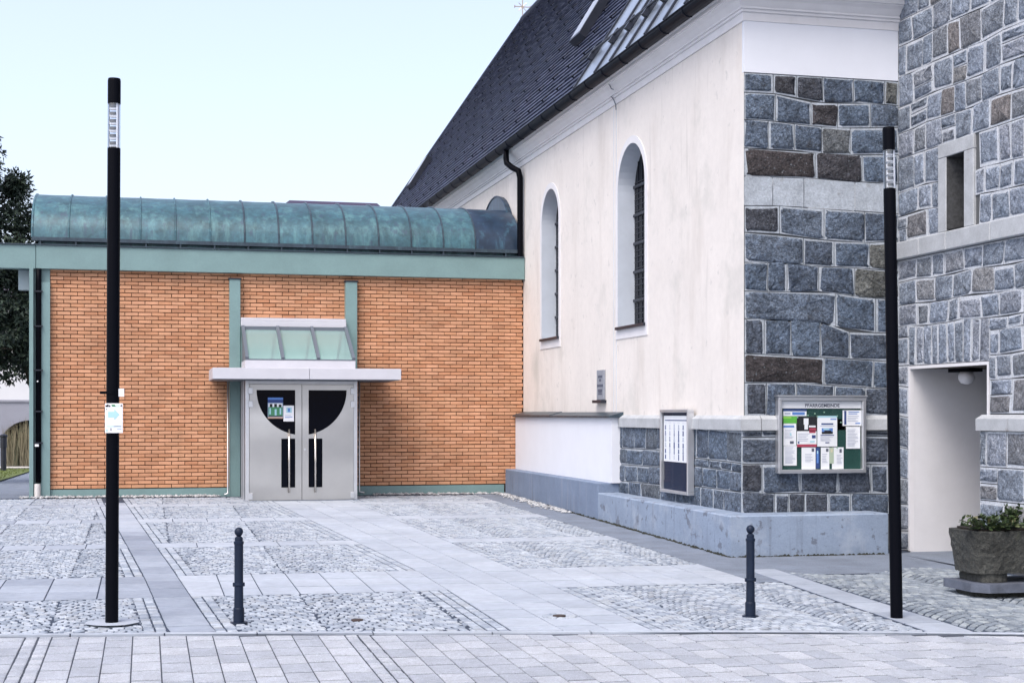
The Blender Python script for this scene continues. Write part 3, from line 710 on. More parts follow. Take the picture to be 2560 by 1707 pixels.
# zinc sheeting with seams above the gutter
zb = MB(); zb.quad(rp(.0, 17.5, .03), rp(.0, TY0, .03), rp(sl_len - .1, TY0, .03), rp(sl_len - .1, 17.5, .03)); zb.quad(rp(0, TY0, .0), rp(0, TY0, .03), rp(sl_len - .1, TY0, .03), rp(sl_len - .1, TY0, 0)); build('zinc_sheet', zb, m_seam, roof)
for y in (24.72, 23.5, 22.65, 21.8, 20.95, 20.1, 19.25, 18.4):
    b = MB(); 
    P = [(y - .03, .032), (y - .03, .065), (y + .03, .065), (y + .03, .032)]
    b.prism(P, lambda a, h: rp(.03, a, h), lambda a, h: rp(sl_len - .2, a, h)); build('standing_seam', b, m_darkmetal, roof)
    b = MB(); b.prism([(y - .05, .04), (y - .05, .13), (y + .05, .13), (y + .05, .04)], lambda a, h: rp(.62, a, h), lambda a, h: rp(.88, a, h)); build('rail_clamp', b, m_darkmetal, roof)
b = MB(); b.tube([rp(.76, 18, .12), rp(.76, 25.4, .12)], .022, 8); build('snow_rail', b, m_darkmetal, roof)
for (cu, cvv, ln, wd) in ((1488, 58, 1.0, .75), (1056, 437, 1.1, .7)):      # roof hatches
    s, y = onRoof(cu, cvv); b = MB(); b.prism([(y - wd / 2, .03), (y - wd / 2, .20), (y + wd / 2, .20), (y + wd / 2, .03)], lambda a, h: rp(s - ln / 2, a, h), lambda a, h: rp(s + ln / 2, a, h + .02))
    hatch = build('roof_hatch', b, m_darkmetal, roof)
    b = MB(); b.quad(rp(s - ln / 2 + .06, y - wd / 2 + .06, .206), rp(s - ln / 2 + .06, y + wd / 2 - .06, .206), rp(s + ln / 2 - .06, y + wd / 2 - .06, .226), rp(s + ln / 2 - .06, y - wd / 2 + .06, .226)); build('hatch_bright_top', b, m_alu, roof)  # bright metal sheet put in for the hatch glass reflecting sky
b = MB(); b.tube([(RX, 17.5, RZ + .02), (RX, RY1, RZ + .02)], .09, 8); b.tube([(RX, RY1, RZ + .02), (EX, EY1, EZ + .05)], .07, 8); build('ridge_cap', b, m_tile, roof)
# gilt cross on the ridge end
cross = put('ridge_cross', None, church, (0, 0, 0)); cz = RZ; b = MB()
b.tube([(RX, RY1, cz), (RX, RY1, cz + 1.25)], .018, 6)
for z, hw in ((cz + .42, .26), (cz + .85, .22)):
    b.box(RX - hw, RX + hw, RY1 - .012, RY1 + .012, z - .014, z + .014)
    for e in (-1, 1): b.box(RX + e * hw - .012, RX + e * hw + .012, RY1 - .012, RY1 + .012, z - .05, z + .05)
for e in (-1, 1): b.tube([(RX - .13 * e, RY1, cz + .29), (RX + .13 * e, RY1, cz + .55)], .012, 5)
build('cross_arms', b, m_gold, cross).matrix_parent_inverse = Matrix()
# gutter and downpipe
gx, gzz = 7.24, 7.36; b = MB(); b.smooth = False; n = 9; gr = .115
for y in (17.6, 50.0):
    for rr in (gr, gr - .012):
        for i in range(n + 1): t = math.pi + math.pi * i / n; b.v.append((gx + rr * math.cos(t), y, gzz + rr * math.sin(t)))
m_ = n + 1
for i in range(n): b.face((i, i + 1, 2 * m_ + i + 1, 2 * m_ + i)); b.face((m_ + i, 3 * m_ + i, 3 * m_ + i + 1, m_ + i + 1))
b.face((0, 2 * m_, 3 * m_, m_)); b.tube([(gx - gr, 17.6, gzz), (gx - gr, 50, gzz)], .014, 6)
for i in range(34): y = 18.2 + i * .93; b.tube([(gx + (gr + .006) * math.cos(t), y, gzz + (gr + .006) * math.sin(t)) for t in (math.pi, math.pi * 1.2, math.pi * 1.4, math.pi * 1.6)], .012, 5)
b.quad((gx - .02, 17.5, gzz + .06), (gx - .02, 50, gzz + .06), (XC, 50, gzz + .07), (XC, 17.5, gzz + .07)); b.quad((gx + .1, 17.5, gzz - .08), (gx + .1, 50, gzz - .08), (gx + .1, 50, gzz + .07), (gx + .1, 17.5, gzz + .07))
build('eaves_gutter', b, m_gutter, church)
py = onX(1299, 560, XC - .1)[0]; pt_ = py + .9
b = MB(); b.smooth = True
X1 = XC - .09
b.tube([(gx, py + .35, gzz - .06), (gx, py + .35, gzz - .28), (gx + .01, py + .33, gzz - .38), (gx + .09, py + .16, gzz - .50), (X1 - .03, py + .02, gzz - .58), (X1, py, gzz - .72), (X1, py, 5.0), (X1, py, 4.9)], .062, 12)
build('downpipe', b, m_black, church)
# grey memorial tablet
y0, z1 = onX(1514, 924, XC); y1, z0 = onX(1496.5, 1000, XC); tb = thing('memorial_tablet', 'narrow grey stone tablet with small ledge on the cream church wall', 'tablet', (XC, (y0 + y1) / 2, z0))
b = MB(); b.box(XC - .035, XC - .001, y0, y1, z0, z1, .006); build('slab', b, mat('tablet_stone', (.25, .27, .31), .6, noise=[(20, .15)]), tb)
b = MB(); b.box(XC - .10, XC - .001, y0 - .05, y1 + .06, z0 - .05, z0 - .002); build('ledge', b, m_darkmetal, tb)
b = MB(); ww = y1 - y0
for f, hw in ((.80, .3), (.76, .3), (.68, .12), (.64, .14), (.50, .42), (.46, .42), (.34, .3), (.30, .3), (.26, .25), (.20, .28)):
    z = z0 + (z1 - z0) * f; ym = (y0 + y1) / 2; b.box(XC - .038, XC - .034, ym - ww * hw, ym + ww * hw, z - .012, z + .012)
build('inscription', b, m_ink, tb)

# white plastered projection with sheet cap and the concrete ledge
bx = thing('plastered_box', 'low white plastered wall box under a dark sheet metal cap', 'wall box', (7.36, 26.2, .68))
b = MB(); b.box(7.36, XC - .004, 23.0, 29.46, .672, 1.735); build('body', b, m_white, bx)
b = MB()
P = [(7.30, 1.735), (7.30, 1.765), (XC - .002, 1.83), (XC - .002, 1.737)]
b.prism(P, lambda x, z: (x, 22.93, z), lambda x, z: (x, 26.6, z)); cap = build('sheet_cap', b, m_copper_dk, bx)
b = MB(); b.prism([(7.295, 1.738), (7.295, 1.775), (XC - .002, 1.84), (XC - .002, 1.74)], lambda x, z: (x, 26.602, z), lambda x, z: (x, 29.46, z)); build('sheet_cap', b, m_copper_dk, bx)
lg = thing('concrete_ledge', 'stained bluish concrete ledge wrapping the foot of the church corner', 'ledge', (7.14, 17.42, 0))
def ledge(mb, poly, z0, z1): mb.prism(poly, lambda x, y: (x, y, z0), lambda x, y: (x, y, z1))
b = MB(); c = .018
pol = [(7.14, 23.04), (XC - .008, 23.04), (XC - .008, YC - .022), (9.32, YC - .022), (9.32, 17.42), (7.14, 17.42)]
ledge(b, pol, -.15, .500)
def off(p): return (p[0] + (c if abs(p[0] - 7.14) < .01 else 0) - (c if abs(p[0] - 9.32) < .01 else 0), p[1] + (c if abs(p[1] - 17.42) < .01 else 0))
n = b.add([(x, y, .500) for x, y in pol] + [(*off(p), .518) for p in pol])
for i in range(6): j = (i + 1) % 6; b.face((n + i, n + j, n + 6 + j, n + 6 + i))
b.face(tuple(n + 6 + i for i in range(6)))
build('lower_course', b, m_conc, lg)
b = MB(); b.box(7.14, XC - .012, 23.045, 29.44, -.1, .672, .012); build('upper_course', b, m_conc2, lg)
b = MB()
for i in range(900):                              # moss line along the foot
    t = R.random()
    if t < .84: y = 17.4 + (29.3 - 17.4) * t / .84; x = 7.135 - abs(R.gauss(0, .02))
    else: x = 7.14 + (t - .84) / .16 * 2.15; y = 17.415 - abs(R.gauss(0, .018))
    z = gz(x, y) - .004; r = R.uniform(.012, .035); b.t = R.random(); n = b.add([(x + r, y, z), (x, y + r * 1.5, z), (x - r, y, z), (x, y - r * 1.5, z), (x + .01, y, z + r * R.uniform(.2, .9))])
    for i in range(4): b.face((n + i, n + (i + 1) % 4, n + 4))
stuff(tag(build('moss', b, m_moss), 'dark moss line along the foot of the concrete ledge', 'moss'))

# ------------------------------------------------------------------ tower
TX = 9.75
tower = thing('church_tower', 'grey rubble stone church tower with slit window and open passage', 'tower', (TX, 14, 0))
DY0, DY1, DZ = 15.775, 17.62, 2.39
SW = (16.27, 16.68, 4.10, 5.01)
mb = MB()
def wq(y0, y1, z0, z1, X=TX + .012): mb.quad((X, y0, z0), (X, y0, z1), (X, y1, z1), (X, y1, z0))
wq(8, DY0, -.2, 26); wq(DY1, YC + .012, -.2, 26); wq(DY0, DY1, DZ, SW[2]); wq(DY0, SW[0], SW[2], SW[3]); wq(SW[1], DY1, SW[2], SW[3]); wq(DY0, DY1, SW[3], 26)
build('masonry_backing', mb, m_groove, tower)
mb = MB(); mb.quad((TX + .012, YC + .012, 7.4), (16.75, YC + .012, 7.4), (16.75, YC + .012, 26), (TX + .012, YC + .012, 26)); mb.quad((16.75, 8, 0), (16.75, YC, 0), (16.75, YC, 26), (16.75, 8, 26)); mb.quad((TX + .012, 8, 0), (16.75, 8, 0), (16.75, 8, 26), (TX + .012, 8, 26)); mb.quad((TX, 8, 26), (16.75, 8, 26), (16.75, YC, 26), (TX, YC, 26))
build('rear_wall', mb, m_stonet, tower)
# passage
mb = MB(); PX = 16.6
mb.quad((TX, DY1, -.05), (PX, DY1, -.05), (PX, DY1, DZ), (TX, DY1, DZ)); mb.quad((TX, DY0, -.05), (PX, DY0, -.05), (PX, DY0, DZ), (TX, DY0, DZ)); mb.quad((PX, DY0, -.05), (PX, DY1, -.05), (PX, DY1, DZ), (PX, DY0, DZ)); build('passage_lining', mb, mat('passage_plaster', (.66, .66, .68), .9, noise=[(2, .05)], bump=(50, .2, .01)), tower)
mb = MB(); mb.quad((TX - .3, DY0, gz(TX, 16.7) + .004), (PX, DY0, gz(TX, 16.7) + .004), (PX, DY1, gz(TX, 16.7) + .004), (TX - .3, DY1, gz(TX, 16.7) + .004)); build('passage_floor', mb, m_asphalt, tower)
mb = MB(); mb.quad((TX, DY0, DZ), (PX, DY0, DZ), (PX, DY1, DZ), (TX, DY1, DZ)); build('passage_ceiling', mb, mat('shade_dark_ceiling', (.10, .085, .07), .8, noise=[(5, .3)]), tower)  # ceiling colour darkened to stand for the shade inside the passage
mb = MB(); e = .035
for (ya, yb, za, zb_) in ((DY1 - .004, DY1 + e, 0, DZ + e), (DY0 - e, DY0 + .004, 1.79, DZ + e), (DY0 + .004, DY1 - .004, DZ - .004, DZ + e)): mb.box(TX - .012, TX + .05, ya, yb, za, zb_)
build('doorway_edge', mb, m_trim, tower)
ly, lz = onX(2416, 935, TX + .55)
lam = put('ceiling_lamp', None, tower, (0, 0, 0)); lam.matrix_parent_inverse = Matrix.Translation(Vector(tower['_o'])).inverted()
b = MB(); b.box(TX + .45, TX + .65, ly - .22, ly + .28, DZ - .05, DZ - .003); build('lamp_plate', b, m_black, lam).matrix_parent_inverse = Matrix()
b = MB(); b.smooth = True; b.lathe([(.02, -.11), (.07, -.095), (.10, -.05), (.105, 0), (.08, .05)], 14, (TX + .55, ly, DZ - .10)); build('lamp_globe', b, m_white_lamp, lam).matrix_parent_inverse = Matrix()
# slit window with dressed surround
fy0, fy1, fz1 = 16.05, 16.88, 5.19
for nm_, q in (('jamb_stone', (fy0, SW[0], SW[2] - .02, SW[3])), ('jamb_stone', (SW[1], fy1, SW[2] - .02, SW[3])), ('lintel_stone', (fy0, fy1, SW[3] + .003, fz1))):
    b = MB(); b.t = .5; b.box(TX - .03, TX + .10, *[q[0] + .003, q[1] - .003], q[2], q[3], .008); build(nm_, b, m_smooth, tower)
b = MB(); X2 = TX + .45
b.quad((TX - .02, SW[1], SW[2]), (X2, SW[1] - .06, SW[2]), (X2, SW[1] - .06, SW[3]), (TX - .02, SW[1], SW[3])); b.quad((TX - .02, SW[0], SW[2]), (X2, SW[0], SW[2]), (X2, SW[0], SW[3]), (TX - .02, SW[0], SW[3])); b.quad((TX - .02, SW[0], SW[3]), (X2, SW[0], SW[3]), (X2, SW[1], SW[3]), (TX - .02, SW[1], SW[3])); b.quad((TX - .02, SW[0], SW[2]), (X2, SW[0], SW[2]), (X2, SW[1], SW[2]), (TX - .02, SW[1], SW[2])); build('slit_reveal', b, mat('reveal_stone', (.055, .058, .062), .9, noise=[(20, .4)]), tower)
b = MB(); b.quad((X2 - .02, SW[0], SW[2]), (X2 - .02, SW[1], SW[2]), (X2 - .02, SW[1], SW[3]), (X2 - .02, SW[0], SW[3])); build('slit_pane', b, mat('brown_wood', (.016, .009, .008), .7), tower)
# tower string courses and rubble
TS0, TS1 = 3.84, 4.07
ys_ = [YC, 17.28, 16.62, 15.62, 14.7, 13.8, 12.8, 11.8, 10.8, 9.6]
for a1, a0 in zip(ys_, ys_[1:]):
    b = MB(); b.t = .5; b.box(TX - .075, TX + .05, a0 + .004, a1 - .004, TS0, TS1, .012); build('string_course_stone', b, m_smooth, tower)
for a1, a0 in zip([15.89, 15.2, 14.4, 13.5, 12.5, 11.5, 10.5], [15.2, 14.4, 13.5, 12.5, 11.5, 10.5, 9.6]): string_stone('y', a0, a1, tower, 1.60, 1.79, .10, TX)
b = MB(); b.quad((TX - .045, 8, -.1), (TX - .045, 8, 1.6), (TX - .045, 15.86, 1.6), (TX - .045, 15.86, -.1)); b.quad((TX - .045, 15.86, -.1), (TX - .045, 15.86, 1.6), (TX + .01, 15.86, 1.6), (TX + .01, 15.86, -.1)); build('masonry_backing', b, m_groove, tower)
def random_rows(y0, y1, z0, z1, holes=(), hmin=.26, hmax=.42, wmin=.24, wmax=.52, tilt=.03):
    cells_ = []; z = z0
    while z < z1 - .02:
        h = min(R.uniform(hmin, hmax), z1 - z)
        if z1 - (z + h) < .14: h = z1 - z
        y = y0 + 0.0
        tl = J(tilt) if z > z0 else 0
        while y < y1 - .02:
            wd = min(R.uniform(wmin, wmax), y1 - y)
            if y1 - (y + wd) < .14: wd = y1 - y
            ya, yb = y, y + wd; ok = True
            for (ha, hb, za, zb2) in holes:
                if yb > ha + .01 and ya < hb - .01 and z + h > za + .01 and z < zb2 - .01:
                    ok = False
                    if ya < ha - .1: cells_.append(((ya, z), (ha, z), (ha, z + h), (ya, z + h)))
                    if yb > hb + .1: cells_.append(((hb, z), (yb, z), (yb, z + h), (hb, z + h)))
            if ok:
                if h > .33 and R.random() < .16:
                    zm = z + h * R.uniform(.4, .6); cells_.append(((ya, z), (yb, z), (yb, zm), (ya, zm))); cells_.append(((ya, zm), (yb, zm), (yb, z + h), (ya, z + h)))
                else:
                    a_, b__, c_2, d_2 = J(.02), J(.02), J(.02), J(.02)
                    cells_.append(((ya, z), (yb, z), (yb + a_ * 0, z + h), (ya, z + h)))
            y += wd
        z += h
    return cells_
cells = random_rows(9.6, YC - .003, TS1 + .003, fz1, holes=[(fy0, fy1, TS1, fz1)]) + random_rows(9.6, YC - .003, fz1, 7.6)
cells += random_rows(9.6, YC - .003, 2.95, TS0 - .003)
cells += random_rows(9.6, DY0 - .04, 1.80, 2.95)
cells += random_rows(DY1 + .04, YC - .003, 0, 2.95, wmin=.27, wmax=.29)
n_v = 10; yv = [DY0 - .04 + (DY1 - DY0 + .08) * i / n_v for i in range(n_v + 1)]
cells += [((a, DZ + .04), (b, DZ + .04), (b, 2.95), (a, 2.95)) for a, b in zip(yv, yv[1:])]
warp = lambda a, b: (a + .018 * math.sin(b * 7 + a * 3), b + .013 * math.sin(a * 4.1 + b * 1.3) + .007 * math.sin(a * 9 + 2 * b))
def wcell(c):
    lim = [DY0 - .04, DY1 + .04, YC - .003, fy0, fy1]; zl = [TS1 + .003, TS0 - .003, fz1, DZ + .04, 1.8]
    o = []
    for p in c[:4]:
        q = warp(*p); o.append((p[0] if any(abs(p[0] - k) < .02 for k in lim) else q[0], p[1] if any(abs(p[1] - k) < .02 for k in zl) else q[1]))
    return o
tower3 = lambda a, b, z: (TX - z, a, b)
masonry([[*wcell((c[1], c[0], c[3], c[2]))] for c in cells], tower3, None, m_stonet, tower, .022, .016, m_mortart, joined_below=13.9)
tb3 = lambda a, b, z: (TX - .057 - z, a, b)
masonry([[*(c[1], c[0], c[3], c[2])] for c in random_rows(9.6, 15.855, 0, 1.597, hmin=.34, hmax=.48, wmin=.35, wmax=.6)], tb3, None, m_stonet, tower, .022, .018, m_mortart, joined_below=13.4)

# ------------------------------------------------------------------ brick annexe
YB = 29.5; XL = -1.776
annex = thing('annexe_building', 'low orange brick church annexe with green copper barrel roof', 'annexe', (2.9, YB, .2))
BZ0, BZ1 = .36, 4.57
PX0, PX1, PYF = 1.86, 3.84, 28.0                 # porch
mb = MB(); mb.quad((XL, YB + .022, .2), (XC, YB + .022, .2), (XC, YB + .022, 4.6), (XL, YB + .022, 4.6)); mb.quad((XL, YB + .022, .1), (XL, 34, .1), (XL, 34, 5), (XL, YB + .022, 5)); mb.quad((XL, 34, .1), (XC, 34, .1), (XC, 34, 5), (XL, 34, 5))
build('wall', mb, m_joint, annex)
var = []
for i in range(16):
    b = MB(); b.t = R.random(); b.box(-.120, .120, 0, .05, -.0296, .0296, .003); var.append(b.mesh('brick', m_brick))
crs = .0738; bricks = []
ncrs = int((BZ1 - BZ0) / crs)
for k in range(ncrs):
    z = BZ0 + .04 + k * crs; x = XL + (.125 if k % 2 == 0 else .0)
    while x < XC:
        xa, xb = max(x - .120, XL + .003), min(x + .120, XC - .01)
        if xb - xa > .03 and not (xa < PX1 and xb > PX0 and z < 3.45): bricks.append((xa, xb, z))
        x += .251
single = [b for b in bricks if b[1] - b[0] > .235]; single.sort(key=lambda b: b[0]); sset = set(single[:300]); mass = MB()
mass_r = R
for b in bricks:
    xa, xb, z = b; yo = YB + J(.0025)
    if b in sset:
        put('brick', R.choice(var), annex, ((xa + xb) / 2, yo, z + J(.002)), (J(.004), J(.006), J(.004)))
    else:
        mass.t = R.random(); dz = J(.002); x0, x1, y, zz = xa + J(.002), xb + J(.002), yo, z + dz; c = .003; a0 = J(.0015)
        n = mass.add([(x0, y + .045, zz - .0296 - a0), (x1, y + .045, zz - .0296 + a0), (x1, y + .045, zz + .0296 + a0), (x0, y + .045, zz + .0296 - a0), (x0, y + c, zz - .0296 - a0), (x1, y + c, zz - .0296 + a0), (x1, y + c, zz + .0296 + a0), (x0, y + c, zz + .0296 - a0),
                      (x0 + c, y, zz - .0270 - a0), (x1 - c, y, zz - .0270 + a0), (x1 - c, y, zz + .0270 + a0), (x0 + c, y, zz + .0270 - a0)])
        for r_ in (0, 4):
            for i in range(4): j = (i + 1) % 4; mass.face((n + r_ + i, n + r_ + j, n + r_ + 4 + j, n + r_ + 4 + i))
        mass.face((n + 8, n + 9, n + 10, n + 11))
stuff(build('bricks', mass, m_brick, annex))
for q in ((XL, 1.6), (4.05, 7.12)): b = MB(); b.box(*q, YB - .035, YB + .02, .05, .352); build('plinth', b, m_teal, annex)
bm0, bm1 = onY(700, 685, 29.36)[1], onY(697, 628.5, 29.36)[1]
b = MB(); b.box(-2.02, XC - .01, 29.36, 29.62, bm0, bm1, .006); build('beam', b, m_teal, annex)
b = MB(); b.box(-9, -2.028, 29.365, 29.62, bm0 - .004, bm1 - .002, .006); build('beam', b, m_teal, annex)
b = MB(); b.box(-9, XC - .02, 29.33, 29.64, bm1 + .002, bm1 + .022); build('beam_flashing', b, m_copper_dk, annex)
for x0, x1 in ((1.58, 1.79), (3.85, 4.08)):
    b = MB(); b.box(x0, x1, 29.32, YB + .02, .1, 4.42, .006); build('pillar', b, m_teal, annex)
    b = MB(); b.box(x0 - .02, x1 + .02, 29.30, YB + .02, 4.421, 4.445); build('pillar_cap', b, m_darkmetal, annex)
# steel column with rainwater pipe at the free end
xs0, xs1 = onY(74, 1000, 29.4)[0], onY(125, 1000, 29.4)[0]
b = MB(); b.box(xs0, xs0 + .075, 29.30, 29.62, -.1, bm0 - .002, .004); b.box(xs0 + .075, xs1 - .005, 29.47, 29.50, -.1, bm0 - .002); b.box(xs1 - .17, xs1, 29.40, 29.469, -.1, bm0 - .25); build('steel_column', b, m_teal, annex)
px = onY(95.5, 1000, 29.33)[0]
b = MB(); b.smooth = True; b.tube([(px, 29.38, .5), (px + .005, 29.38, 4.3), (px + .005, 29.38, bm0)], .05, 12); pipe = build('rainwater_pipe', b, m_black, annex)
for v in (728, 815, 925, 1028, 1107):
    z = onY(95, v, 29.33)[1]; b = MB(); b.box(px - .075, px + .08, 29.33, 29.43, z - .012, z + .012); build('pipe_bracket', b, m_darkmetal, pipe).matrix_parent_inverse = Matrix()
for (u, v, hx, hz) in ((87 + 7, 953, .012, .012), (92, 1113, .035, .022)):
    x, z = onY(u, v, 29.32); b = MB(); b.box(x - hx, x + hx, 29.315, 29.335, z - hz, z + hz); build('pipe_label', b, m_paper, pipe).matrix_parent_inverse = Matrix()
b = MB(); b.smooth = False; b.lathe([(.062, 0), (.062, .26), (.058, .275)], 16, (px - .02, 29.36, .2)); build('standpipe', b, mat('pale_pipe', (.62, .60, .58), .5), annex)
x0, z0 = onY(48, 727, 29.9); x1, z1 = onY(74, 678, 29.9)
b = MB(); b.box(x0, x1 + .05, 29.7, 29.9, z0, z1, .006); build('junction_box', b, mat('pale_box', (.36, .44, .47), .5), annex)
# copper barrel roof
CY0, CYM, CZ0, CZM = 29.56, 31.52, 5.16, 6.215
CX0 = onY(81, 600, CY0)[0]; cpx = [CX0 + .665 * i for i in range(15)]; cpx[-1] = 7.5
def barrel(t): return CYM - (CYM - CY0) * math.cos(t), CZ0 + (CZM - CZ0) * math.sin(t) ** .92
NB = 20
croof = put('copper_roof', None, annex, (0, 0, 0)); croof['label'] = 'green patinated copper barrel roof with standing seams'
croof.matrix_parent_inverse = Matrix.Translation(Vector(annex['_o'])).inverted()
for i in range(14):
    b = MB(); b.smooth = True; rows = []
    for x in (cpx[i] + .004, (cpx[i] + cpx[i + 1]) / 2, cpx[i + 1] - .004):
        for k in range(NB + 1):
            y, z = barrel(math.pi * k / NB); fl_ = max(0, (x - 6.75) / .75);  b.v.append((x, y, z + (-.004 if x == (cpx[i] + cpx[i + 1]) / 2 else 0)))
    for r_ in range(2):
        for k in range(NB): q = r_ * (NB + 1) + k; b.face((q, q + 1, q + NB + 2, q + NB + 1))
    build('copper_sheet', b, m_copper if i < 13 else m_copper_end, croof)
    if i:
        b = MB(); b.tube([(cpx[i], *[a + c_ for a, c_ in zip(barrel(math.pi * k / NB), (0, .012))]) for k in range(NB + 1)], .017, 6); build('roof_seam', b, m_copper_dk if i > 5 else m_copper, croof)
b = MB(); b.add([(CX0, *barrel(math.pi * k / NB)) for k in range(NB + 1)]); b.face(tuple(range(NB + 1))); build('end_panel', b, m_copper, croof)
b = MB(); b.tube([(CX0 - .005, *barrel(math.pi * k / NB)) for k in range(NB + 1)], .022, 6); build('end_rim', b, m_copper, croof)
b = MB(); b.box(-2.0, 7.5, CY0 + .01, CY0 + .06, bm1 + .022, CZ0 + .02); b.box(-2, 7.5, 33.4, 33.5, 4.9, CZ0); build('gutter_backing', b, m_copper, annex)
b = MB(); b.box(CX0, 7.5, CY0 - .14, CY0 - .10, CZ0 - .055, CZ0 - .005); b.box(CX0, 7.5, CY0 - .14, CY0 + .01, CZ0 - .075, CZ0 - .055); gut = build('gutter', b, m_copper_dk, annex)
for i in range(15):
    x = CX0 + .15 + i * .65; b = MB(); b.box(x - .015, x + .015, CY0 - .12, CY0 + .02, bm1 + .024, CZ0 - .078); build('gutter_bracket', b, m_copper_dk, annex)
b = MB(); b.box(6.95, 7.5, CY0 - .16, CY0 + .1, bm1 + .03, CZ0 + .55); 
# round copper flashing against the church wall
b = MB(); ym, zm = onX(1247, 494, XC); rr0, zz0 = 1.62, 5.1; pts = [(ym - rr0 * math.cos(math.pi * i / 20), zz0 + (zm - zz0) * math.sin(math.pi * i / 20)) for i in range(21)]
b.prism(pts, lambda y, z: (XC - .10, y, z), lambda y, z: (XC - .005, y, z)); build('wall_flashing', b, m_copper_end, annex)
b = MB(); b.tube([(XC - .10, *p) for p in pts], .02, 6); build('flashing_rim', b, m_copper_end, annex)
b = MB(); b.tube([(5.9, CYM - .1, CZM), (5.9, CYM - .1, CZM + .14)], .02, 6); build('roof_pin', b, m_darkmetal, annex)

# porch: steel double door, canopy, skylight
GZ = gz(2.85, 28)
fr = MB(); fr.box(PX0 - .06, PX0 + .012, PYF + .02, PYF + .12, GZ, 2.42, .004); fr.box(PX1 - .012, PX1 + .06, PYF + .02, PYF + .12, GZ, 2.42, .004); fr.box(PX0 + .013, PX1 - .013, PYF + .021, PYF + .12, 2.352, 2.42, .004); build('door_frame', fr, m_alu, annex)
b = MB(); b.box(PX0 - .055, PX0 - .02, PYF + .121, YB, GZ, 2.42); b.box(PX1 + .02, PX1 + .055, PYF + .121, YB, GZ, 2.42); build('porch_side', b, m_bars, annex)
for x in (PX0 - .06, PX0 - .075): pass
for yy in (28.45, 28.95, 29.4):
    b = MB(); b.box(PX0 - .075, PX0 - .056, yy, yy + .05, GZ, 2.42); build('porch_mullion', b, m_alu, annex)
b = MB(); b.box(PX0, PX1, YB - .3, YB - .2, GZ, 2.42); b.box(PX0, PX1, PYF + .2, YB - .31, 2.40, 2.42); build('porch_inside', b, m_dark, annex)
xm = (PX0 + PX1) / 2; gr_ = .845; gtop = 2.245
for sgn in (-1, 1):
    dx0, dx1 = (PX0 + .016, xm - .005) if sgn < 0 else (xm + .005, PX1 - .016)
    b = MB(); yf = PYF
    st = .125                                     # centre stile
    xi = xm + sgn * st; nseg = 16
    arc = []
    for i in range(nseg + 1):
        t = math.pi / 2 * i / nseg; arc.append((xm + sgn * gr_ * math.cos(t), gtop - gr_ * math.sin(t)))
    arc = [p for p in arc if (p[0] - xi) * sgn > .01]
    zl = gtop - math.sqrt(gr_ ** 2 - st ** 2); arc.append((xi, zl))
    outer = xm + sgn * .985
    sx0, sx1, sz0, sz1 = xm + sgn * st, xm + sgn * .385, GZ + .245, zl - .075
    def fq(*p, y=yf): b.quad(*[(q[0], y, q[1]) for q in (p if sgn > 0 else reversed(p))])
    z0_, z1_ = GZ + .012, 2.348
    xo = dx1 if sgn > 0 else dx0; xc = dx0 if sgn > 0 else dx1
    fq((xc, z0_), (xi, z0_), (xi, z1_), (xc, z1_))                       # stile
    fq((xi, gtop), (xo, gtop), (xo, z1_), (xi, z1_))                     # top rail
    for p, q in zip(arc, arc[1:]): fq((p[0], p[1]), (xo, p[1]), (xo, q[1] if True else 0), (q[0], q[1]))if False else None
    prev = (xo, gtop)
    for p, q in zip(arc, arc[1:]): fq((q[0], q[1]), (xo, q[1]), (xo, p[1]), (p[0], p[1]))
    fq((xi, sz1), (xo, sz1), (xo, zl), (xi, zl)); fq((sx1, sz0), (xo, sz0), (xo, sz1), (sx1, sz1)); fq((xi, z0_), (xo, z0_), (xo, sz0), (xi, sz0))
    b.box(min(dx0, dx1), max(dx0, dx1), yf + .045, yf + .05, z0_, z1_)
    for xx in (dx0, dx1): b.quad((xx, yf, z0_), (xx, yf + .05, z0_), (xx, yf + .05, z1_), (xx, yf, z1_))
    leaf = build('door', b, m_steel, annex); leaf['label'] = 'left steel door leaf' if sgn < 0 else 'right steel door leaf'
    b = MB(); b.add([(x, yf + .02, z) for x, z in [(xi, gtop)] + arc]); b.face(tuple(range(len(arc) + 1))); build('quadrant_pane', b, m_glassdk, leaf).matrix_parent_inverse = Matrix()
    b = MB(); b.quad((sx0, yf + .02, sz0), (sx1, yf + .02, sz0), (sx1, yf + .02, sz1), (sx0, yf + .02, sz1)); build('narrow_pane', b, m_glassdk, leaf).matrix_parent_inverse = Matrix()
    b = MB(); b.smooth = True; hx = xm + sgn * .245; b.tube([(hx, yf - .07, GZ + .15), (hx, yf - .07, GZ + 1.34)], .019, 10); b.tube([(hx, yf - .07, GZ + .32), (hx, yf + .02, GZ + .32)], .012, 8); b.tube([(hx, yf - .07, GZ + 1.2), (hx, yf + .02, GZ + 1.2)], .012, 8)
    build('handle', b, mat('polished_steel', (.75, .70, .64), .25, metal=1), leaf).matrix_parent_inverse = Matrix()
    for hz in (2.23, 1.98, GZ + .09):
        hxx = xm + sgn * .955; b = MB(); b.box(hxx - .04, hxx + .04, yf - .03, yf - .002, hz - .06, hz + .06, .005); build('hinge', b, m_alu, leaf).matrix_parent_inverse = Matrix()
b = MB(); b.lathe([(.02, 0), (.02, .01)], 12); k = build('lock_cylinder', b, m_alu, annex); k.location = (xm + .055, PYF - .002, GZ + .96); k.rotation_euler = (math.pi / 2, 0, 0)
b = MB(); b.box(PX0 - .1, PX1 + .1, PYF - .02, PYF + .2, GZ - .02, GZ + .008); build('threshold', b, m_slab, annex)
cpy = 27.5; cx0, cx1 = 1.18, 4.655; xm2 = 2.94
b = MB(); b.box(cx0, xm2 - .003, cpy, YB - .33, 2.437, 2.642, .004); b.box(xm2 + .003, cx1, cpy, YB - .33, 2.437, 2.642, .004); can = build('canopy', b, m_whitemetal, annex)
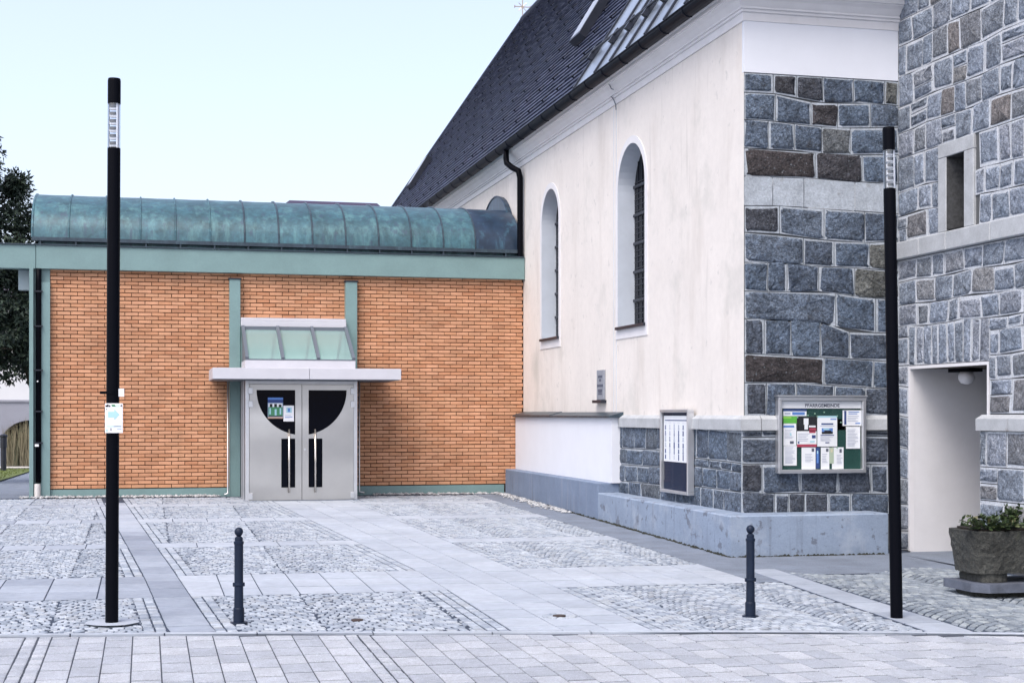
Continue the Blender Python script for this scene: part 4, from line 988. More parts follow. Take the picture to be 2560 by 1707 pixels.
b = MB(); b.box(cx0 + .03, cx1 - .03, cpy + .03, YB - .35, 2.425, 2.436); build('canopy_soffit', b, m_bars, annex)
b = MB(); b.box(cx0 + .05, cx1 - .05, YB - .33, YB + .01, 2.45, 2.63); build('canopy_back', b, m_bars, annex)
kx0, kx1, ky = 1.80, 3.86, 27.98
sk = put('skylight', None, annex, (0, 0, 0)); sk.matrix_parent_inverse = Matrix.Translation(Vector(annex['_o'])).inverted()
def skb(name, b, m): o = build(name, b, m, sk); o.matrix_parent_inverse = Matrix(); return o
b = MB(); b.box(kx0, kx1, ky, ky + .06, 2.644, 2.80, .004); b.box(kx0, kx0 + .03, ky + .062, YB - .32, 2.644, 2.80); b.box(kx1 - .03, kx1, ky + .062, YB - .32, 2.644, 2.80); skb('upstand', b, m_whitemetal)
ty, tz = 29.25, 3.50
b = MB(); b.box(1.795, 3.845, ty - .05, YB - .005, 3.50, 3.615, .004); b.box(1.795, 3.845, ty - .01, YB - .005, 3.62, 3.672, .004); skb('head_flashing', b, m_whitemetal)
b = MB(); b.quad((kx0, ky + .03, 2.81), (kx1, ky + .03, 2.81), (kx1, ty, tz - .02), (kx0, ty, tz - .02)); skb('sloped_pane', b, m_sky_glass)
b = MB(); b.quad((kx0 + .01, ky + .03, 2.81), (kx0 + .01, ty, tz - .02), (kx0 + .01, ty, 2.81)); skb('side_pane', b, m_bars)
b = MB(); b.quad((kx1 - .01, ky + .03, 2.81), (kx1 - .01, ty, tz - .02), (kx1 - .01, ty, 2.81)); skb('side_pane', b, m_sky_glass)
for i in range(4):
    x = kx0 + .03 + (kx1 - kx0 - .06) * i / 3
    b = MB(); dy, dz = ty - ky - .03, tz - 2.83; L_ = math.hypot(dy, dz); py_, pz_ = -dz / L_, dy / L_
    P = [(x - .03, 0), (x + .03, 0), (x + .03, .06), (x - .03, .06)]
    b.prism(P, lambda a, h: (a, ky + .02 + py_ * h, 2.805 + pz_ * h), lambda a, h: (a, ty + py_ * h, tz - .02 + pz_ * h)); skb('glazing_bar', b, m_bars)
b = MB(); b.box(kx0, kx1, ky + .0, ky + .07, 2.801, 2.825); b.box(kx0 + .02, kx1 - .02, ty - .09, ty - .06, tz - .075, tz - .005); skb('sill_bar', b, m_bars)
b = MB(); b.box(1.80, 3.84, YB - .09, YB - .06, 2.65, 3.5); b.box(1.84, 3.82, ky + .1, YB - .1, 2.65, 2.67); skb('inner_wall', b, m_inpale)
for x in (2.47, 3.14, 3.76):                       # rods added to imitate the glazing bars mirrored in the glass
    b = MB(); b.tube([(x, 29.2, 3.44), (x - .10, 29.36, 2.68)], .024, 4); skb('bar_reflection', b, m_bars)
for x in (1.545, 4.115):                          # thin drain rods beside the porch
    b = MB(); b.smooth = True; b.tube([(x, 29.28, 2.43), (x, 29.28, .35), (x + (.0), 29.26, .25), (x - .07 if x < 2 else x + .09, 29.22, .235)], .016, 8); build('drain_pipe', b, m_alu, annex)
# posters behind the door glass
def flat(name, label, cat, u0, v0, u1, v1, Y, m=m_paper, marks=(), group=None, th=.004):
    x0, z1 = onY(u0, v0, Y); x1, z0 = onY(u1, v1, Y); W, Hh = x1 - x0, z1 - z0
    t = thing(name, label, cat, ((x0 + x1) / 2, Y, z0), group=group)
    b = MB(); b.box(x0, x1, Y - th / 2, Y + th / 2, z0, z1); build('sheet', b, m, t)
    by = {}
    for k, (a0, b0, a1, b1, mm) in enumerate(marks):
        by.setdefault(mm.name, (MB(), mm))[0].box(x0 + W * a0, x0 + W * a1, Y - th / 2 - .0012 - .0002 * k, Y - th / 2 - .0003, z1 - Hh * b1, z1 - Hh * b0)
    for bb, mm in by.values(): stuff(build('print', bb, mm, t))
    return t
def text_marks(n, a0=.12, a1=.88, b0=.3, b1=.9, m=m_ink, h=.35):
    o = []
    for i in range(n):
        y = b0 + (b1 - b0) * i / n; o.append((a0, y, a0 + (a1 - a0) * R.uniform(.6, 1), y + (b1 - b0) / n * h, m))
    return o
m_faint = mat('faint_ink', (.42, .45, .55), .8)
flat('poster', 'small poster of people in green on the left door glass', 'poster', 669.5, 993.5, 707.5, 1046, PYF + .012, mat('poster_sky', (.30, .40, .55), .6), [(0, 0, 1, .1, m_blue), (0, .1, 1, .25, m_navy), (.05, .28, .95, .5, m_paper), (.12, .3, .3, .45, m_blackp), (.42, .3, .6, .46, m_blackp), (.72, .33, .9, .48, m_blackp), (.04, .45, .97, .86, mat('green_cloth', (.07, .25, .13), .8)), (.1, .5, .2, .8, m_pale), (.45, .55, .58, .85, m_pale), (.78, .5, .88, .8, m_pale), (.03, .86, .97, .9, m_blackp), (.0, .92, 1, 1, m_skin)])
flat('notice_sheet', 'white notice with blue square emblem on the left door glass', 'notice', 708.5, 1013.5, 735, 1053, PYF + .011, m_paper, [(.28, .12, .78, .45, m_pale), (.42, .18, .62, .40, m_blue), (.15, .60, .7, .63, m_faint), (.15, .7, .85, .74, m_blue), (.15, .78, .6, .80, m_faint)])

# ------------------------------------------------------------------ notice board with papers
NY = YC - .14
x0, z1 = onY(1947, 991.5, NY); x1, z0 = onY(2166, 1181.5, NY)
nb = thing('notice_board', 'aluminium framed parish notice board with green backing on the stone front', 'notice board', ((x0 + x1) / 2, NY, z0))
b = MB(); fwid = .05
for q in ((x0, x1, z0, z0 + fwid), (x0, x1, z1 - fwid, z1), (x0, x0 + fwid, z0 + fwid + .001, z1 - fwid - .001), (x1 - fwid, x1, z0 + fwid + .001, z1 - fwid - .001)): b.box(q[0], q[1], NY, YC - .03, q[2], q[3], .006)
b.box(x0 - .015, x1 + .015, NY - .015, YC - .03, z1 + .001, z1 + .02, .004)
build('frame', b, m_alu, nb)
BYy = YC - .075
b = MB(); b.box(x0 + fwid, x1 - fwid, BYy, BYy + .02, z0 + fwid, z1 - fwid); build('backing_panel', b, m_dkgreen, nb)
hz0 = onY(2000, 1020.5, BYy)[1]; b = MB(); b.box(x0 + fwid + .003, x1 - fwid - .003, BYy - .012, BYy - .001, hz0, z1 - fwid - .004); hdr = build('header_panel', b, m_paper, nb)
tc = bpy.data.curves.new('lettering', 'FONT'); tc.body = 'PFARRGEMEINDE'; tc.size = .062; tc.align_x = 'CENTER'; tc.align_y = 'CENTER'; tc.extrude = .001; tc.offset = .0015; tc.materials.append(m_ink); tc.space_character = 1.05
xt, zt = onY(2054.5, 1013.8, BYy); to = bpy.data.objects.new('lettering_curve', tc); sc.collection.objects.link(to)
tm = bpy.data.meshes.new_from_object(to.evaluated_get(bpy.context.evaluated_depsgraph_get())); bpy.data.objects.remove(to)
t = put('lettering', tm, hdr, (xt, BYy - .0145, zt), (math.pi / 2, 0, 0)); t.matrix_parent_inverse = Matrix()
b = MB(); b.quad((x0 + fwid, NY + .012, z0 + fwid), (x1 - fwid, NY + .012, z0 + fwid), (x1 - fwid, NY + .012, z1 - fwid), (x0 + fwid, NY + .012, z1 - fwid)); build('glass_front', b, m_case_glass, nb)
def pn(label, xa, ya, xb, yb, m=m_paper, marks=(), lay=0, name='notice_sheet', cat='notice'):
    return flat(name, label, cat, 1930 + xa * .1339, 980 + ya * .1339, 1930 + xb * .1339, 980 + yb * .1339, BYy - .006 - lay * .004, m, marks, 'papers pinned in the parish notice board', .0016)
pn('white flyer with navy strip under the left of the board header', 212, 318, 645, 445, marks=[(0, 0, 1, .3, m_navy), (.38, .42, .92, .85, m_blue), (.05, .5, .3, .8, m_faint)])
pn('bright green topped flyer at the board left edge', 212, 450, 462, 585, m_green, [(.0, .05, .6, .3, mat('lime', (.25, .55, .08), .7))])
pn('long white sheet with blue stripe below the green flyer', 214, 580, 452, 995, marks=[(0, .1, .85, .19, m_blue)] + text_marks(7, .1, .8, .3, .72, m_faint) + [(.5, .8, .8, .92, m_ink), (.5, .44, .62, .56, m_pale)])
pn('white typed sheet at the lower left of the board', 216, 1002, 462, 1368, marks=text_marks(14, .12, .9, .05, .92, m_faint), lay=1)
pn('black poster with a pale oval face shape', 472, 462, 832, 722, m_blackp, [(.33, .1, .58, .55, m_paper), (.37, .55, .55, .9, m_paper), (.60, .62, .95, .74, m_paper), (.62, .8, .98, .96, m_red)], name='poster', cat='poster')
pn('wide white sheet with maroon foot below the black poster', 466, 728, 832, 1020, marks=[(.62, 0, .95, .12, m_red)] + text_marks(5, .06, .68, .15, .7, m_faint) + [(.76, .25, .95, .45, m_navy), (.04, .66, .12, .78, m_navy), (0, .83, 1, 1, m_red), (.66, .62, .9, .72, m_pale)], lay=1)
pn('large white poster with mountain picture in the board middle', 846, 442, 1216, 1012, marks=[(0, 0, 1, .06, m_pale), (.66, .09, .96, .13, m_blue), (.2, .24, .8, .29, m_navy), (.15, .32, .85, .34, m_faint), (.22, .40, .78, .52, m_blue), (.3, .41, .6, .46, m_pale), (.22, .52, .78, .59, m_blackp), (.35, .48, .7, .53, m_blackp), (.16, .62, .84, .65, m_navy)] + text_marks(4, .15, .88, .69, .84, m_faint) + [(.4, .86, .6, .89, m_navy)], lay=2, name='poster', cat='poster')
pn('white letter with navy bar at the upper right of the board', 1318, 338, 1682, 628, marks=[(.08, .03, .19, .92, m_navy), (.3, .08, .85, .13, m_blue), (.3, .2, .75, .25, m_blue)] + text_marks(4, .25, .92, .36, .78, m_faint) + [(.65, .8, .9, .87, m_blue)])
pn('white typed sheet under the letter at the board right', 1382, 645, 1645, 1052, marks=text_marks(12, .1, .9, .12, .92, m_faint), lay=1)
pn('obituary sheet with small portrait left in the bottom row', 552, 1030, 812, 1436, marks=[(.72, .05, .9, .2, m_ink)] + text_marks(6, .25, .85, .3, .7, m_faint))
pn('narrow dark blue leaflet between the bottom sheets', 818, 1032, 890, 1420, m_navy, [(.2, .2, .7, .75, m_blue), (.3, .15, .6, .3, m_pale)], name='leaflet', cat='leaflet')
pn('obituary sheet with portrait in the middle of the bottom row', 912, 1030, 1070, 1436, marks=[(.6, .06, .9, .2, m_ink)] + text_marks(6, .15, .85, .3, .75, m_faint))
pn('narrow pale green leaflet in the bottom row', 1074, 1032, 1152, 1332, mat('pale_green', (.42, .50, .38), .7), [(.25, .1, .75, .3, mat('sand', (.6, .56, .4), .7))], name='leaflet', cat='leaflet', lay=1)
pn('obituary sheet with portrait right in the bottom row', 1120, 1028, 1336, 1430, marks=[(.64, .08, .84, .25, m_ink)] + text_marks(7, .4, .92, .35, .8, m_faint))
for i, (xa, ya) in enumerate(((660, 435), (465, 475), (838, 452), (1205, 445), (790, 402), (963, 375), (1275, 565), (1205, 1035))):
    x, z = onY(1930 + xa * .1339, 980 + ya * .1339, BYy); b = MB(); b.lathe([(.010, 0), (.010, .006), (.006, .010)], 8); o = build('push_pin', b, mat('pin_green', (.25, .45, .33), .5) if i == 0 else bpy.data.materials['pin_green'], nb); o.location = (x, BYy - .016, z); o.rotation_euler = (math.pi / 2, 0, 0)
# tall display case on the side of the stone base
SX = BX - .12
ya, za = onX(1719, 1023, SX); yb, zb_ = onX(1649, 1228, SX)
dc = thing('display_case', 'tall slim framed display case with rows of cards on the stone base', 'display case', (SX, (ya + yb) / 2, zb_))
zt = za; zb2 = zb_
b = MB(); fw = .045
for q in ((ya, yb, zb2, zb2 + fw), (ya, yb, zt - fw, zt), (ya, ya + fw, zb2 + fw + .001, zt - fw - .001), (yb - fw, yb, zb2 + fw + .001, zt - fw - .001)): b.box(SX, BX - .02, q[0], q[1], q[2], q[3], .006)
build('frame', b, m_alu, dc)
b = MB(); b.box(SX + .05, SX + .06, ya + fw, yb - fw, zb2 + fw, zt - fw); build('backing_panel', b, m_navyb, dc)
b = MB(); b.quad((SX + .01, ya + fw, zb2 + fw), (SX + .01, yb - fw, zb2 + fw), (SX + .01, yb - fw, zt - fw), (SX + .01, ya + fw, zt - fw)); build('glass_front', b, m_case_glass, dc)
b = MB(); b.box(SX + .035, SX + .045, yb - fw - .035, yb - fw - .028, zb2 + .18, zb2 + .42); b.box(SX + .035, SX + .045, ya + fw + .05, ya + fw + .06, zb2 + .28, zb2 + .33); build('fittings', b, m_alu, dc)
yr, yl = ya + fw + .03, yb - fw - .03; zc1 = zt - fw - .045; zc0 = zb2 + (zt - zb2) * .375
cs_ = thing('card_sheet', 'white sheet with a grid of small picture cards in the tall display case', 'card sheet', (SX + .045, (yr + yl) / 2, zc0))
b = MB(); b.box(SX + .040, SX + .046, yr, yl, zc0, zc1); build('sheet', b, m_paper, cs_)
pm1, pm2 = MB(), MB()
pm1.box(SX + .0385, SX + .0397, yr + .03, yl - .05, zc1 - .075, zc1 - .06)
for r_ in range(6):
    for c in range(5):
        y = yl - .075 - c * (yl - yr - .1) / 5; z = zc1 - .17 - r_ * (zc1 - zc0 - .15) / 6; w_ = R.uniform(.012, .022); h_ = R.uniform(.03, .05)
        (pm1 if R.random() < .6 else pm2).box(SX + .0385, SX + .0397, y - w_, y + w_, z - h_, z + h_)
        pm2.box(SX + .0386, SX + .0396, y - .05, y + .05, z + .066, z + .07)
stuff(build('print', pm1, m_navy, cs_)); stuff(build('print', pm2, m_faint, cs_))

# ------------------------------------------------------------------ street furniture
def lamp_post(label, u, v, vtop, lean, vs_):
    x, y = onG(u, v); z0 = gz(x, y) - .01; d = x * SN + y * CS
    Hh = (v - vtop) / FPX * d
    t = thing('lamp_post', label, 'lamp post', (x, y, z0), False, 'slim black lamp posts on the square')
    r = .0555; za, zb_ = [(v - q) / FPX * d for q in vs_]           # lamp section top and bottom
    b = MB(); b.smooth = False; b.lathe([(r, 0), (r, zb_)], 24); build('shaft', b, m_black, t)
    b = MB(); b.lathe([(r, za), (r, Hh - .02), (r * .93, Hh)], 24); build('head_cap', b, m_black, t)
    b = MB(); b.smooth = True; b.lathe([(r * .985, zb_ + .001), (r * .985, za - .001)], 24, cap=False); build('lamp_tube', b, m_lamp_glass, t)
    n = 6; hh = (za - zb_) / n; fa = -TH if u < 1000 else -TH + .25
    b = MB(); b2 = MB()
    for i in range(n):
        z = zb_ + i * hh; b.box(-.034, .036, -.022, .03, z + .012, z + hh - .010); b2.box(-.030, .026, -.034, .0, z + hh - .034, z + hh - .009, .004)
    b.box(.026, .04, -.03, .03, zb_, za)
    o = build('reflector', b, m_reflect, t); o.rotation_euler = (0, 0, fa)
    o = build('louvre', b2, m_darkmetal, t); o.rotation_euler = (0, 0, fa)
    b = MB(); b.box(-.046, -.04, -.01, .01, zb_, za); o = build('lamp_spine', b, m_darkmetal, t); o.rotation_euler = (0, 0, fa)
    t.rotation_euler = (0, lean, 0)
    b = MB(); b.t = .7; n_ = 18; b.add([(.23 * math.cos(2 * math.pi * i / n_) * (1 + J(.05)), .23 * math.sin(2 * math.pi * i / n_) * (1 + J(.05)), .024 ) for i in range(n_)]); b.face(tuple(range(n_)))
    if u < 1000: build('footing', b, m_slab, t)
    return t, x, y, z0
lp, lx, ly_, lz0 = lamp_post('slim black lamp post in front of the brick annexe carrying an arrow sign', 279.5, 1558, 194, .0044, (257, 368))
lamp_post('slim black lamp post beside the stone tower passage, leaning slightly', 2241.5, 1543, 317, -.018, (374, 470))
# the sign strapped on the left post
dpt = lx * SN + ly_ * CS; yS = ly_ - .075
def atpost(u, v): return onY(u, v, yS)
sx0, sz1 = atpost(262.5, 1008); sx1, sz0 = atpost(307, 1082)
sg = thing('arrow_sign', 'white arrow sign strapped to the left lamp post', 'sign', ((sx0 + sx1) / 2, yS, sz0))
b = MB(); b.box(sx0, sx1, yS - .003, yS + .006, sz0, sz1, .002); build('plate', b, m_paper, sg)
Wd, Hd = sx1 - sx0, sz1 - sz0
def sp(a, c): return (sx0 + Wd * a, yS - .0045, sz1 - Hd * c)
b = MB(); b.prism([(.17, .28), (.52, .28), (.52, .19), (.82, .38), (.52, .57), (.52, .48), (.17, .48)], lambda a, c: sp(a, c), lambda a, c: (sx0 + Wd * a, yS - .0025, sz1 - Hd * c)); build('arrow', b, m_pale, sg)
def pr_(m, *rects):
    b = MB()
    for a0, c0, a1, c1 in rects: b.box(sx0 + Wd * a0, sx0 + Wd * a1, yS - .0043, yS - .003, sz1 - Hd * c1, sz1 - Hd * c0)
    stuff(build('print', b, m, sg))
pr_(m_blackp, (.03, .06, .12, .12), (.12, .03, .2, .12), (.22, .06, .3, .12), (.88, .05, .95, .11), (.08, .17, .12, .22), (.31, .84, .36, .93)); pr_(bpy.data.materials['green_cloth'], (.36, .04, .56, .08), (.4, .08, .6, .11)); pr_(m_pale, (.6, .06, .84, .075), (.6, .1, .84, .115), (.06, .87, .15, .95), (.1, .76, .92, .78), (.1, .81, .92, .82)); pr_(m_blue, (.5, .765, .92, .785), (.66, .86, .92, .875))
b = MB(); zc = onY(285, 981, yS)[1]; b.lathe([(.061, -.012), (.061, .012)], 20, (lx, ly_, zc)); b.box(lx - .10, lx - .05, ly_ - .02, ly_ + .02, zc - .012, zc + .012); build('strap', b, m_black, sg)
b = MB(); b.box(lx + .055, lx + .105, ly_ - .03, ly_ - .01, zc - .035, zc + .035, .003); build('strap_buckle', b, m_paper, sg)
def bollard_parts(t):
    b = MB(); b.smooth = False; b.lathe([(.075, 0), (.072, .012)], 20); build('base_plate', b, m_bollard, t)
    b = MB(); b.lathe([(.046, .012), (.046, .125), (.042, .135)], 20); build('foot', b, m_bollard, t)
    b = MB(); b.lathe([(.039, .13), (.037, .315), (.043, .32), (.043, .335), (.037, .34), (.037, .665), (.042, .67), (.043, .69), (.034, .695), (.034, .722), (.02, .735)], 20); build('shaft', b, m_bollard, t)
    b = MB(); b.smooth = True; b.lathe([(.002, .0), (.014, .004), (.026, .014), (.034, .028), (.037, .043), (.034, .058), (.026, .070), (.014, .078), (.002, .081)], 20, (0, 0, .730)); build('ball', b, m_bollard, t)
    b = MB(); b.box(-.05, -.036, -.012, .012, .312, .345, .003); b.box(.036, .05, -.012, .012, .312, .345, .003); build('lug', b, m_bollard, t)
x, y = onG(597, 1556); BS = 1.04; bo = thing('bollard', 'dark blue ball topped bollard on the cobbles before the steel doors', 'bollard', (x, y, gz(x, y) - .005), False, 'ball topped bollards on the square'); bollard_parts(bo); bo.scale = (BS, BS, BS)
x, y = onG(1876, 1540); b2 = bo.copy(); sc.collection.objects.link(b2); b2.location = (x, y, gz(x, y) - .005); b2['label'] = 'dark ball topped bollard in front of the concrete ledge corner'
for ch in list(bo.children): c = ch.copy(); sc.collection.objects.link(c); c.parent = b2
# iron caps in the paving
x, y = onG(1398, 1540); vc = thing('valve_cover', 'small iron valve cap ringed by setts in the slab path', 'valve cover', (x, y, gz(x, y)))
b = MB(); b.lathe([(.06, 0), (.06, .012), (.05, .014)], 16, (x, y, gz(x, y))); build('cap', b, mat('rusty_iron', (.05, .035, .03), .7, noise=[(40, .4)]), vc)
for i in range(11):
    a = 2 * math.pi * i / 11; b = MB(); b.t = R.random(); q = [(x + rr * math.cos(a + da), y + rr * math.sin(a + da)) for rr, da in ((.085, -.24), (.17, -.26), (.17, .26), (.085, .24))]; stone_top(b, q, top=.008, shrink=.9); build('sett', b, m_cobble, vc)
x, y = onG(893, 1550); b = MB(); b.lathe([(.055, -.01), (.055, .006), (.045, .009)], 14, (0, 0, 0)); o = build('iron_cap', b, bpy.data.materials['rusty_iron'], None, (x, y, gz(x, y) + .004)); tag(o, 'dark round iron cap sunk in the cobbles near the kerb', 'iron cap')
x, y = onG(2470, 1697); b = MB()
P = [(-.42, -.03), (-.1, -.045), (.05, -.06), (.45, -.06), (.46, .06), (.2, .075), (-.02, .02), (-.3, .015)]
b.prism(P, lambda a, c: (a, c, -.06), lambda a, c: (a, c, .003)); o = build('gully_cover', b, bpy.data.materials['rusty_iron'], None, (x, y, gz(x, y) - .028)); tag(o, 'worn dark gully cover in the street pavers', 'gully cover')
# white gravel at the wall foot
b = MB()
def pebble(x, y, r):
    z = gz(x, y) - .006; b.t = R.random(); n = b.add([(x + r * R.uniform(.7, 1.2), y, z + r * .4), (x, y + r * R.uniform(.7, 1.2), z + r * .4), (x - r * R.uniform(.7, 1.2), y, z + r * .4), (x, y - r * R.uniform(.7, 1.2), z + r * .4), (x + J(.01), y, z + r * 1.1), (x, y, z - r * .2)])
    for i in range(4): b.face((n + i, n + (i + 1) % 4, n + 4)); b.face((n + (i + 1) % 4, n + i, n + 5))
for i in range(900):
    x = R.uniform(-2.3, 7.0)
    if 1.4 < x < 4.4: continue
    pebble(x, 29.42 - abs(R.gauss(0, .1)), R.uniform(.02, .05))
for i in range(420): y = R.uniform(24.4, 29.3); pebble(7.09 - abs(R.gauss(0, .10)), y, R.uniform(.018, .045))
stuff(tag(build('gravel', b, m_pebble), 'white pebbles strewn along the foot of annexe and ledge', 'gravel'))

# ------------------------------------------------------------------ stone planter with plants
PXa, PXb, PYa, PYb = 7.93, 9.5, 13.3, 13.95; pz = gz(8.5, 13.5) - .03; DXP = .17
tr = thing('stone_trough', 'rough grey stone trough planter on a slab base beside the tower', 'planter', (8.7, 13.6, pz))
def rough_box(b, x0, x1, y0, y1, z0, z1, flare=0, n=(14, 5, 6), amp=.015):
    grid = {}
    def P(i, j, k):
        key = (i, j, k)
        if key not in grid:
            s, t, q = i / n[0], j / n[1], k / n[2]; e = flare * q
            fs, ft = 2 * s - 1, 2 * t - 1; s2 = .5 + .5 * fs * math.sqrt(1 - .14 * ft * ft * ft * ft); t2 = .5 + .5 * ft * math.sqrt(1 - .28 * fs ** 8); grid[key] = b.add([(x0 - e + (x1 - x0 + 2 * e) * s2 + J(amp), y0 - e + (y1 - y0 + 2 * e) * t2 + J(amp), z0 + (z1 - z0) * q + J(amp * .6))])
        return grid[key]
    for i in range(n[0]):
        for k in range(n[2]): b.face((P(i, 0, k), P(i + 1, 0, k), P(i + 1, 0, k + 1), P(i, 0, k + 1))); b.face((P(i, n[1], k), P(i, n[1], k + 1), P(i + 1, n[1], k + 1), P(i + 1, n[1], k)))
        for j in range(n[1]): b.face((P(i, j, 0), P(i, j + 1, 0), P(i + 1, j + 1, 0), P(i + 1, j, 0))); b.face((P(i, j, n[2]), P(i + 1, j, n[2]), P(i + 1, j + 1, n[2]), P(i, j + 1, n[2])))
    for j in range(n[1]):
        for k in range(n[2]): b.face((P(0, j, k), P(0, j, k + 1), P(0, j + 1, k + 1), P(0, j + 1, k))); b.face((P(n[0], j, k), P(n[0], j + 1, k), P(n[0], j + 1, k + 1), P(n[0], j, k + 1)))
b = MB(); rough_box(b, 8.0, 9.46, PYa + .1, PYb, pz, pz + .085, .0, amp=.008); build('lower_slab', b, m_trough, tr)
b = MB()
pl = [(7.93, PYa + .12), (8.05, PYa - .04), (9.55, PYa - .04), (9.55, PYb), (7.93, PYb)]
b.prism(pl, lambda x, y: (x, y, pz + .087), lambda x, y: (x, y, pz + .175)); build('base_slab', b, mat('trough_base', (.10, .115, .15), .85, noise=[(6, .3)], bump=(40, .5, .01)), tr)
for xa in (8.05, 9.1): b = MB(); rough_box(b, xa, xa + .3, PYa + .08, PYb - .06, pz + .177, pz + .27, 0, (3, 3, 2), .006); build('foot_block', b, m_trough, tr)
tz0, tz1 = pz + .27, pz + .70
b = MB(); rough_box(b, 7.98, 9.45, PYa + .06, PYb - .02, tz0, tz1, .055, (40, 14, 10), amp=.007); build('trough_body', b, m_trough, tr)
b = MB(); rough_box(b, 8.0, 9.44, PYa + .07, PYb - .03, tz1 - .03, tz1 + .02, 0, (16, 6, 1), .008); build('soil', b, m_soil, tr)
def leafy(b, base, tip, nl, r, tone=(0, 1), wd=.35):
    B, T = Vector(base), Vector(tip); b.t = .0; b.tube([B, (B + T) / 2 + Vector((J(.02), J(.02), .01)), T], [.006, .005, .003], 4)
    for i in range(nl):
        p = B.lerp(T, .25 + .75 * i / nl); d = Vector((J(1), J(1), R.uniform(-.2, .9))).normalized(); s = d.cross(Vector((J(1), J(1), 1))).normalized(); b.t = R.uniform(*tone); k = r * R.uniform(.7, 1.3)
        b.quad(p, p + d * k * .5 + s * k * wd, p + d * k, p + d * k * .5 - s * k * wd)
b = MB()
for i in range(16): leafy(b, (8.2 + J(.1), 13.45 + J(.1), tz1), (7.76 + .06 * i * R.uniform(.6, 1), 13.36 + J(.14), tz1 + .13 + J(.05) - .03 * (i < 3)), 20, .06, (0, .9))
for i in range(9): leafy(b, (8.45 + J(.08), 13.5 + J(.08), tz1), (8.42 + J(.1), 13.5 + J(.1), tz1 + .22 + J(.06)), 18, .06, (0, .6))
tag(build('evergreen_sprig', b, m_leaf2), 'drooping dark evergreen sprig at the left end of the trough', 'plant')
b = MB()
for i in range(22):
    x = R.uniform(8.45, 8.95); h = R.uniform(.05, .22); leafy(b, (x, 13.5 + J(.12), tz1), (x + J(.05), 13.5 + J(.12), tz1 + h), 6 if h < .14 else 2, .035, (.6, 1))
tag(build('dry_flowers', b, m_leaf2), 'withered brown stems in the middle of the trough', 'plant')
b = MB()
for i in range(260):
    x = R.uniform(8.75, 9.45); y = 13.5 + J(.2); a = J(1.2); l = R.uniform(.16, .40); p0 = Vector((x, y, tz1)); p1 = p0 + Vector((math.sin(a) * l * .4 + J(.03), J(.06), l * .8)); p2 = p0 + Vector((math.sin(a) * l * .9, J(.1), l * R.uniform(.6, 1))); b.t = R.uniform(.25, .75)
    s = Vector((.008, .003, 0)); b.quad(p0 - s, p0 + s, p1 + s, p1 - s); b.quad(p1 - s, p1 + s, p2)
tag(build('grassy_tuft', b, m_leaf2), 'green arching grassy tuft at the right end of the trough', 'plant')

for o in sc.objects:
    if o.name in ('stone_trough', 'evergreen_sprig', 'dry_flowers', 'grassy_tuft'): o.location.x += DXP
# ------------------------------------------------------------------ behind the annexe
b = MB()
def gsheet(P, dz): b.quad(*[(x, y, gz(x, y) + dz) for x, y in P])
for i in range(6):
    y0, y1 = 34 + i * 3.6, 34 + (i + 1) * 3.6
    f = lambda y: -3.9 + (y - 34) * -.012
    gsheet([(-30, y0), (-3.75 - max(0, 41 - y0) * .25, y0), (-3.75 - max(0, 41 - y1) * .25, y1), (-30, y1)], -.02)
lawn = struct('lawn', b, m_lawn)
b = MB()
for i in range(2600):
    y = R.uniform(36, 55); x = R.uniform(-8.5, -3.9); z = gz(x, y) - .02; h = R.uniform(.03, .08); a = J(.03); b.quad((x, y, z), (x + .02, y, z), (x + a, y + J(.02), z + h))
stuff(tag(build('grass', b, m_lawn), 'short green lawn grass beyond the annexe', 'grass'))
b = MB(); gsheet([(-30, 55.8), (8, 55.8), (8, 58.5), (-30, 58.5)], .0); struct('gravel_path', b, mat('pale_gravel', (.5, .48, .44), .9, noise=[(30, .2)]))
HY = 60.0
bh = thing('background_house', 'pale house with a wide arch and small window behind the trees', 'house', (-4, HY, gz(-4, 60)))
def hp(u, v): return onY(u, v, HY)
ax0, _ = hp(2, 1100); ax1 = hp(150, 1100)[0]; az = hp(75, 1050)[1]; asp = hp(0, 1110)[1]; sz = hp(30, 1002)[1]; ez = hp(30, 760)[1]; gz_ = -.8
b = MB(); b.quad((-16, HY, sz), (3, HY, sz), (3, HY, ez), (-16, HY, ez)); b.quad((3, HY, -1), (3, HY + 9, -1), (3, HY + 9, ez), (3, HY, ez)); b.quad((-16, HY, -1), (-16, HY + 9, -1), (-16, HY + 9, ez), (-16, HY, ez)); build('wall', b, m_bwall, bh)
b = MB(); n = 16; axm = (ax0 + ax1) / 2; ar = (ax1 - ax0) / 2
arcp = [(axm - ar * math.cos(math.pi * i / n), asp + (az - asp) * math.sin(math.pi * i / n)) for i in range(n + 1)]
b.quad((-16, HY, gz_), (ax0, HY, gz_), (ax0, HY, sz), (-16, HY, sz)); b.quad((ax1, HY, gz_), (3, HY, gz_), (3, HY, sz), (ax1, HY, sz))
for p, q in zip(arcp, arcp[1:]): b.quad((p[0], HY, p[1]), (q[0], HY, q[1]), (q[0], HY, sz), (p[0], HY, sz))
full = [(ax0, gz_)] + arcp + [(ax1, gz_)]
for p, q in zip(full, full[1:]): b.quad((p[0], HY, p[1]), (q[0], HY, q[1]), (q[0], HY + 1.2, q[1]), (p[0], HY + 1.2, p[1]))
build('base_wall', b, m_bbase, bh)
b = MB(); b.quad((ax0 - 1, HY + 1.2, gz_), (ax1 + 1, HY + 1.2, gz_), (ax1 + 1, HY + 1.2, sz), (ax0 - 1, HY + 1.2, sz)); build('arch_back', b, m_dark, bh)
b = MB(); b.box(-16, 3.02, HY - .05, HY, sz - .04, sz + .04); build('string_course', b, m_bbase, bh)
b = MB(); wx0, wz0 = hp(20, 868); wx1, wz1 = hp(78, 790); b.box(wx0, wx1, HY - .03, HY - .005, wz0, wz1); wn = build('window', b, m_bwall, bh)
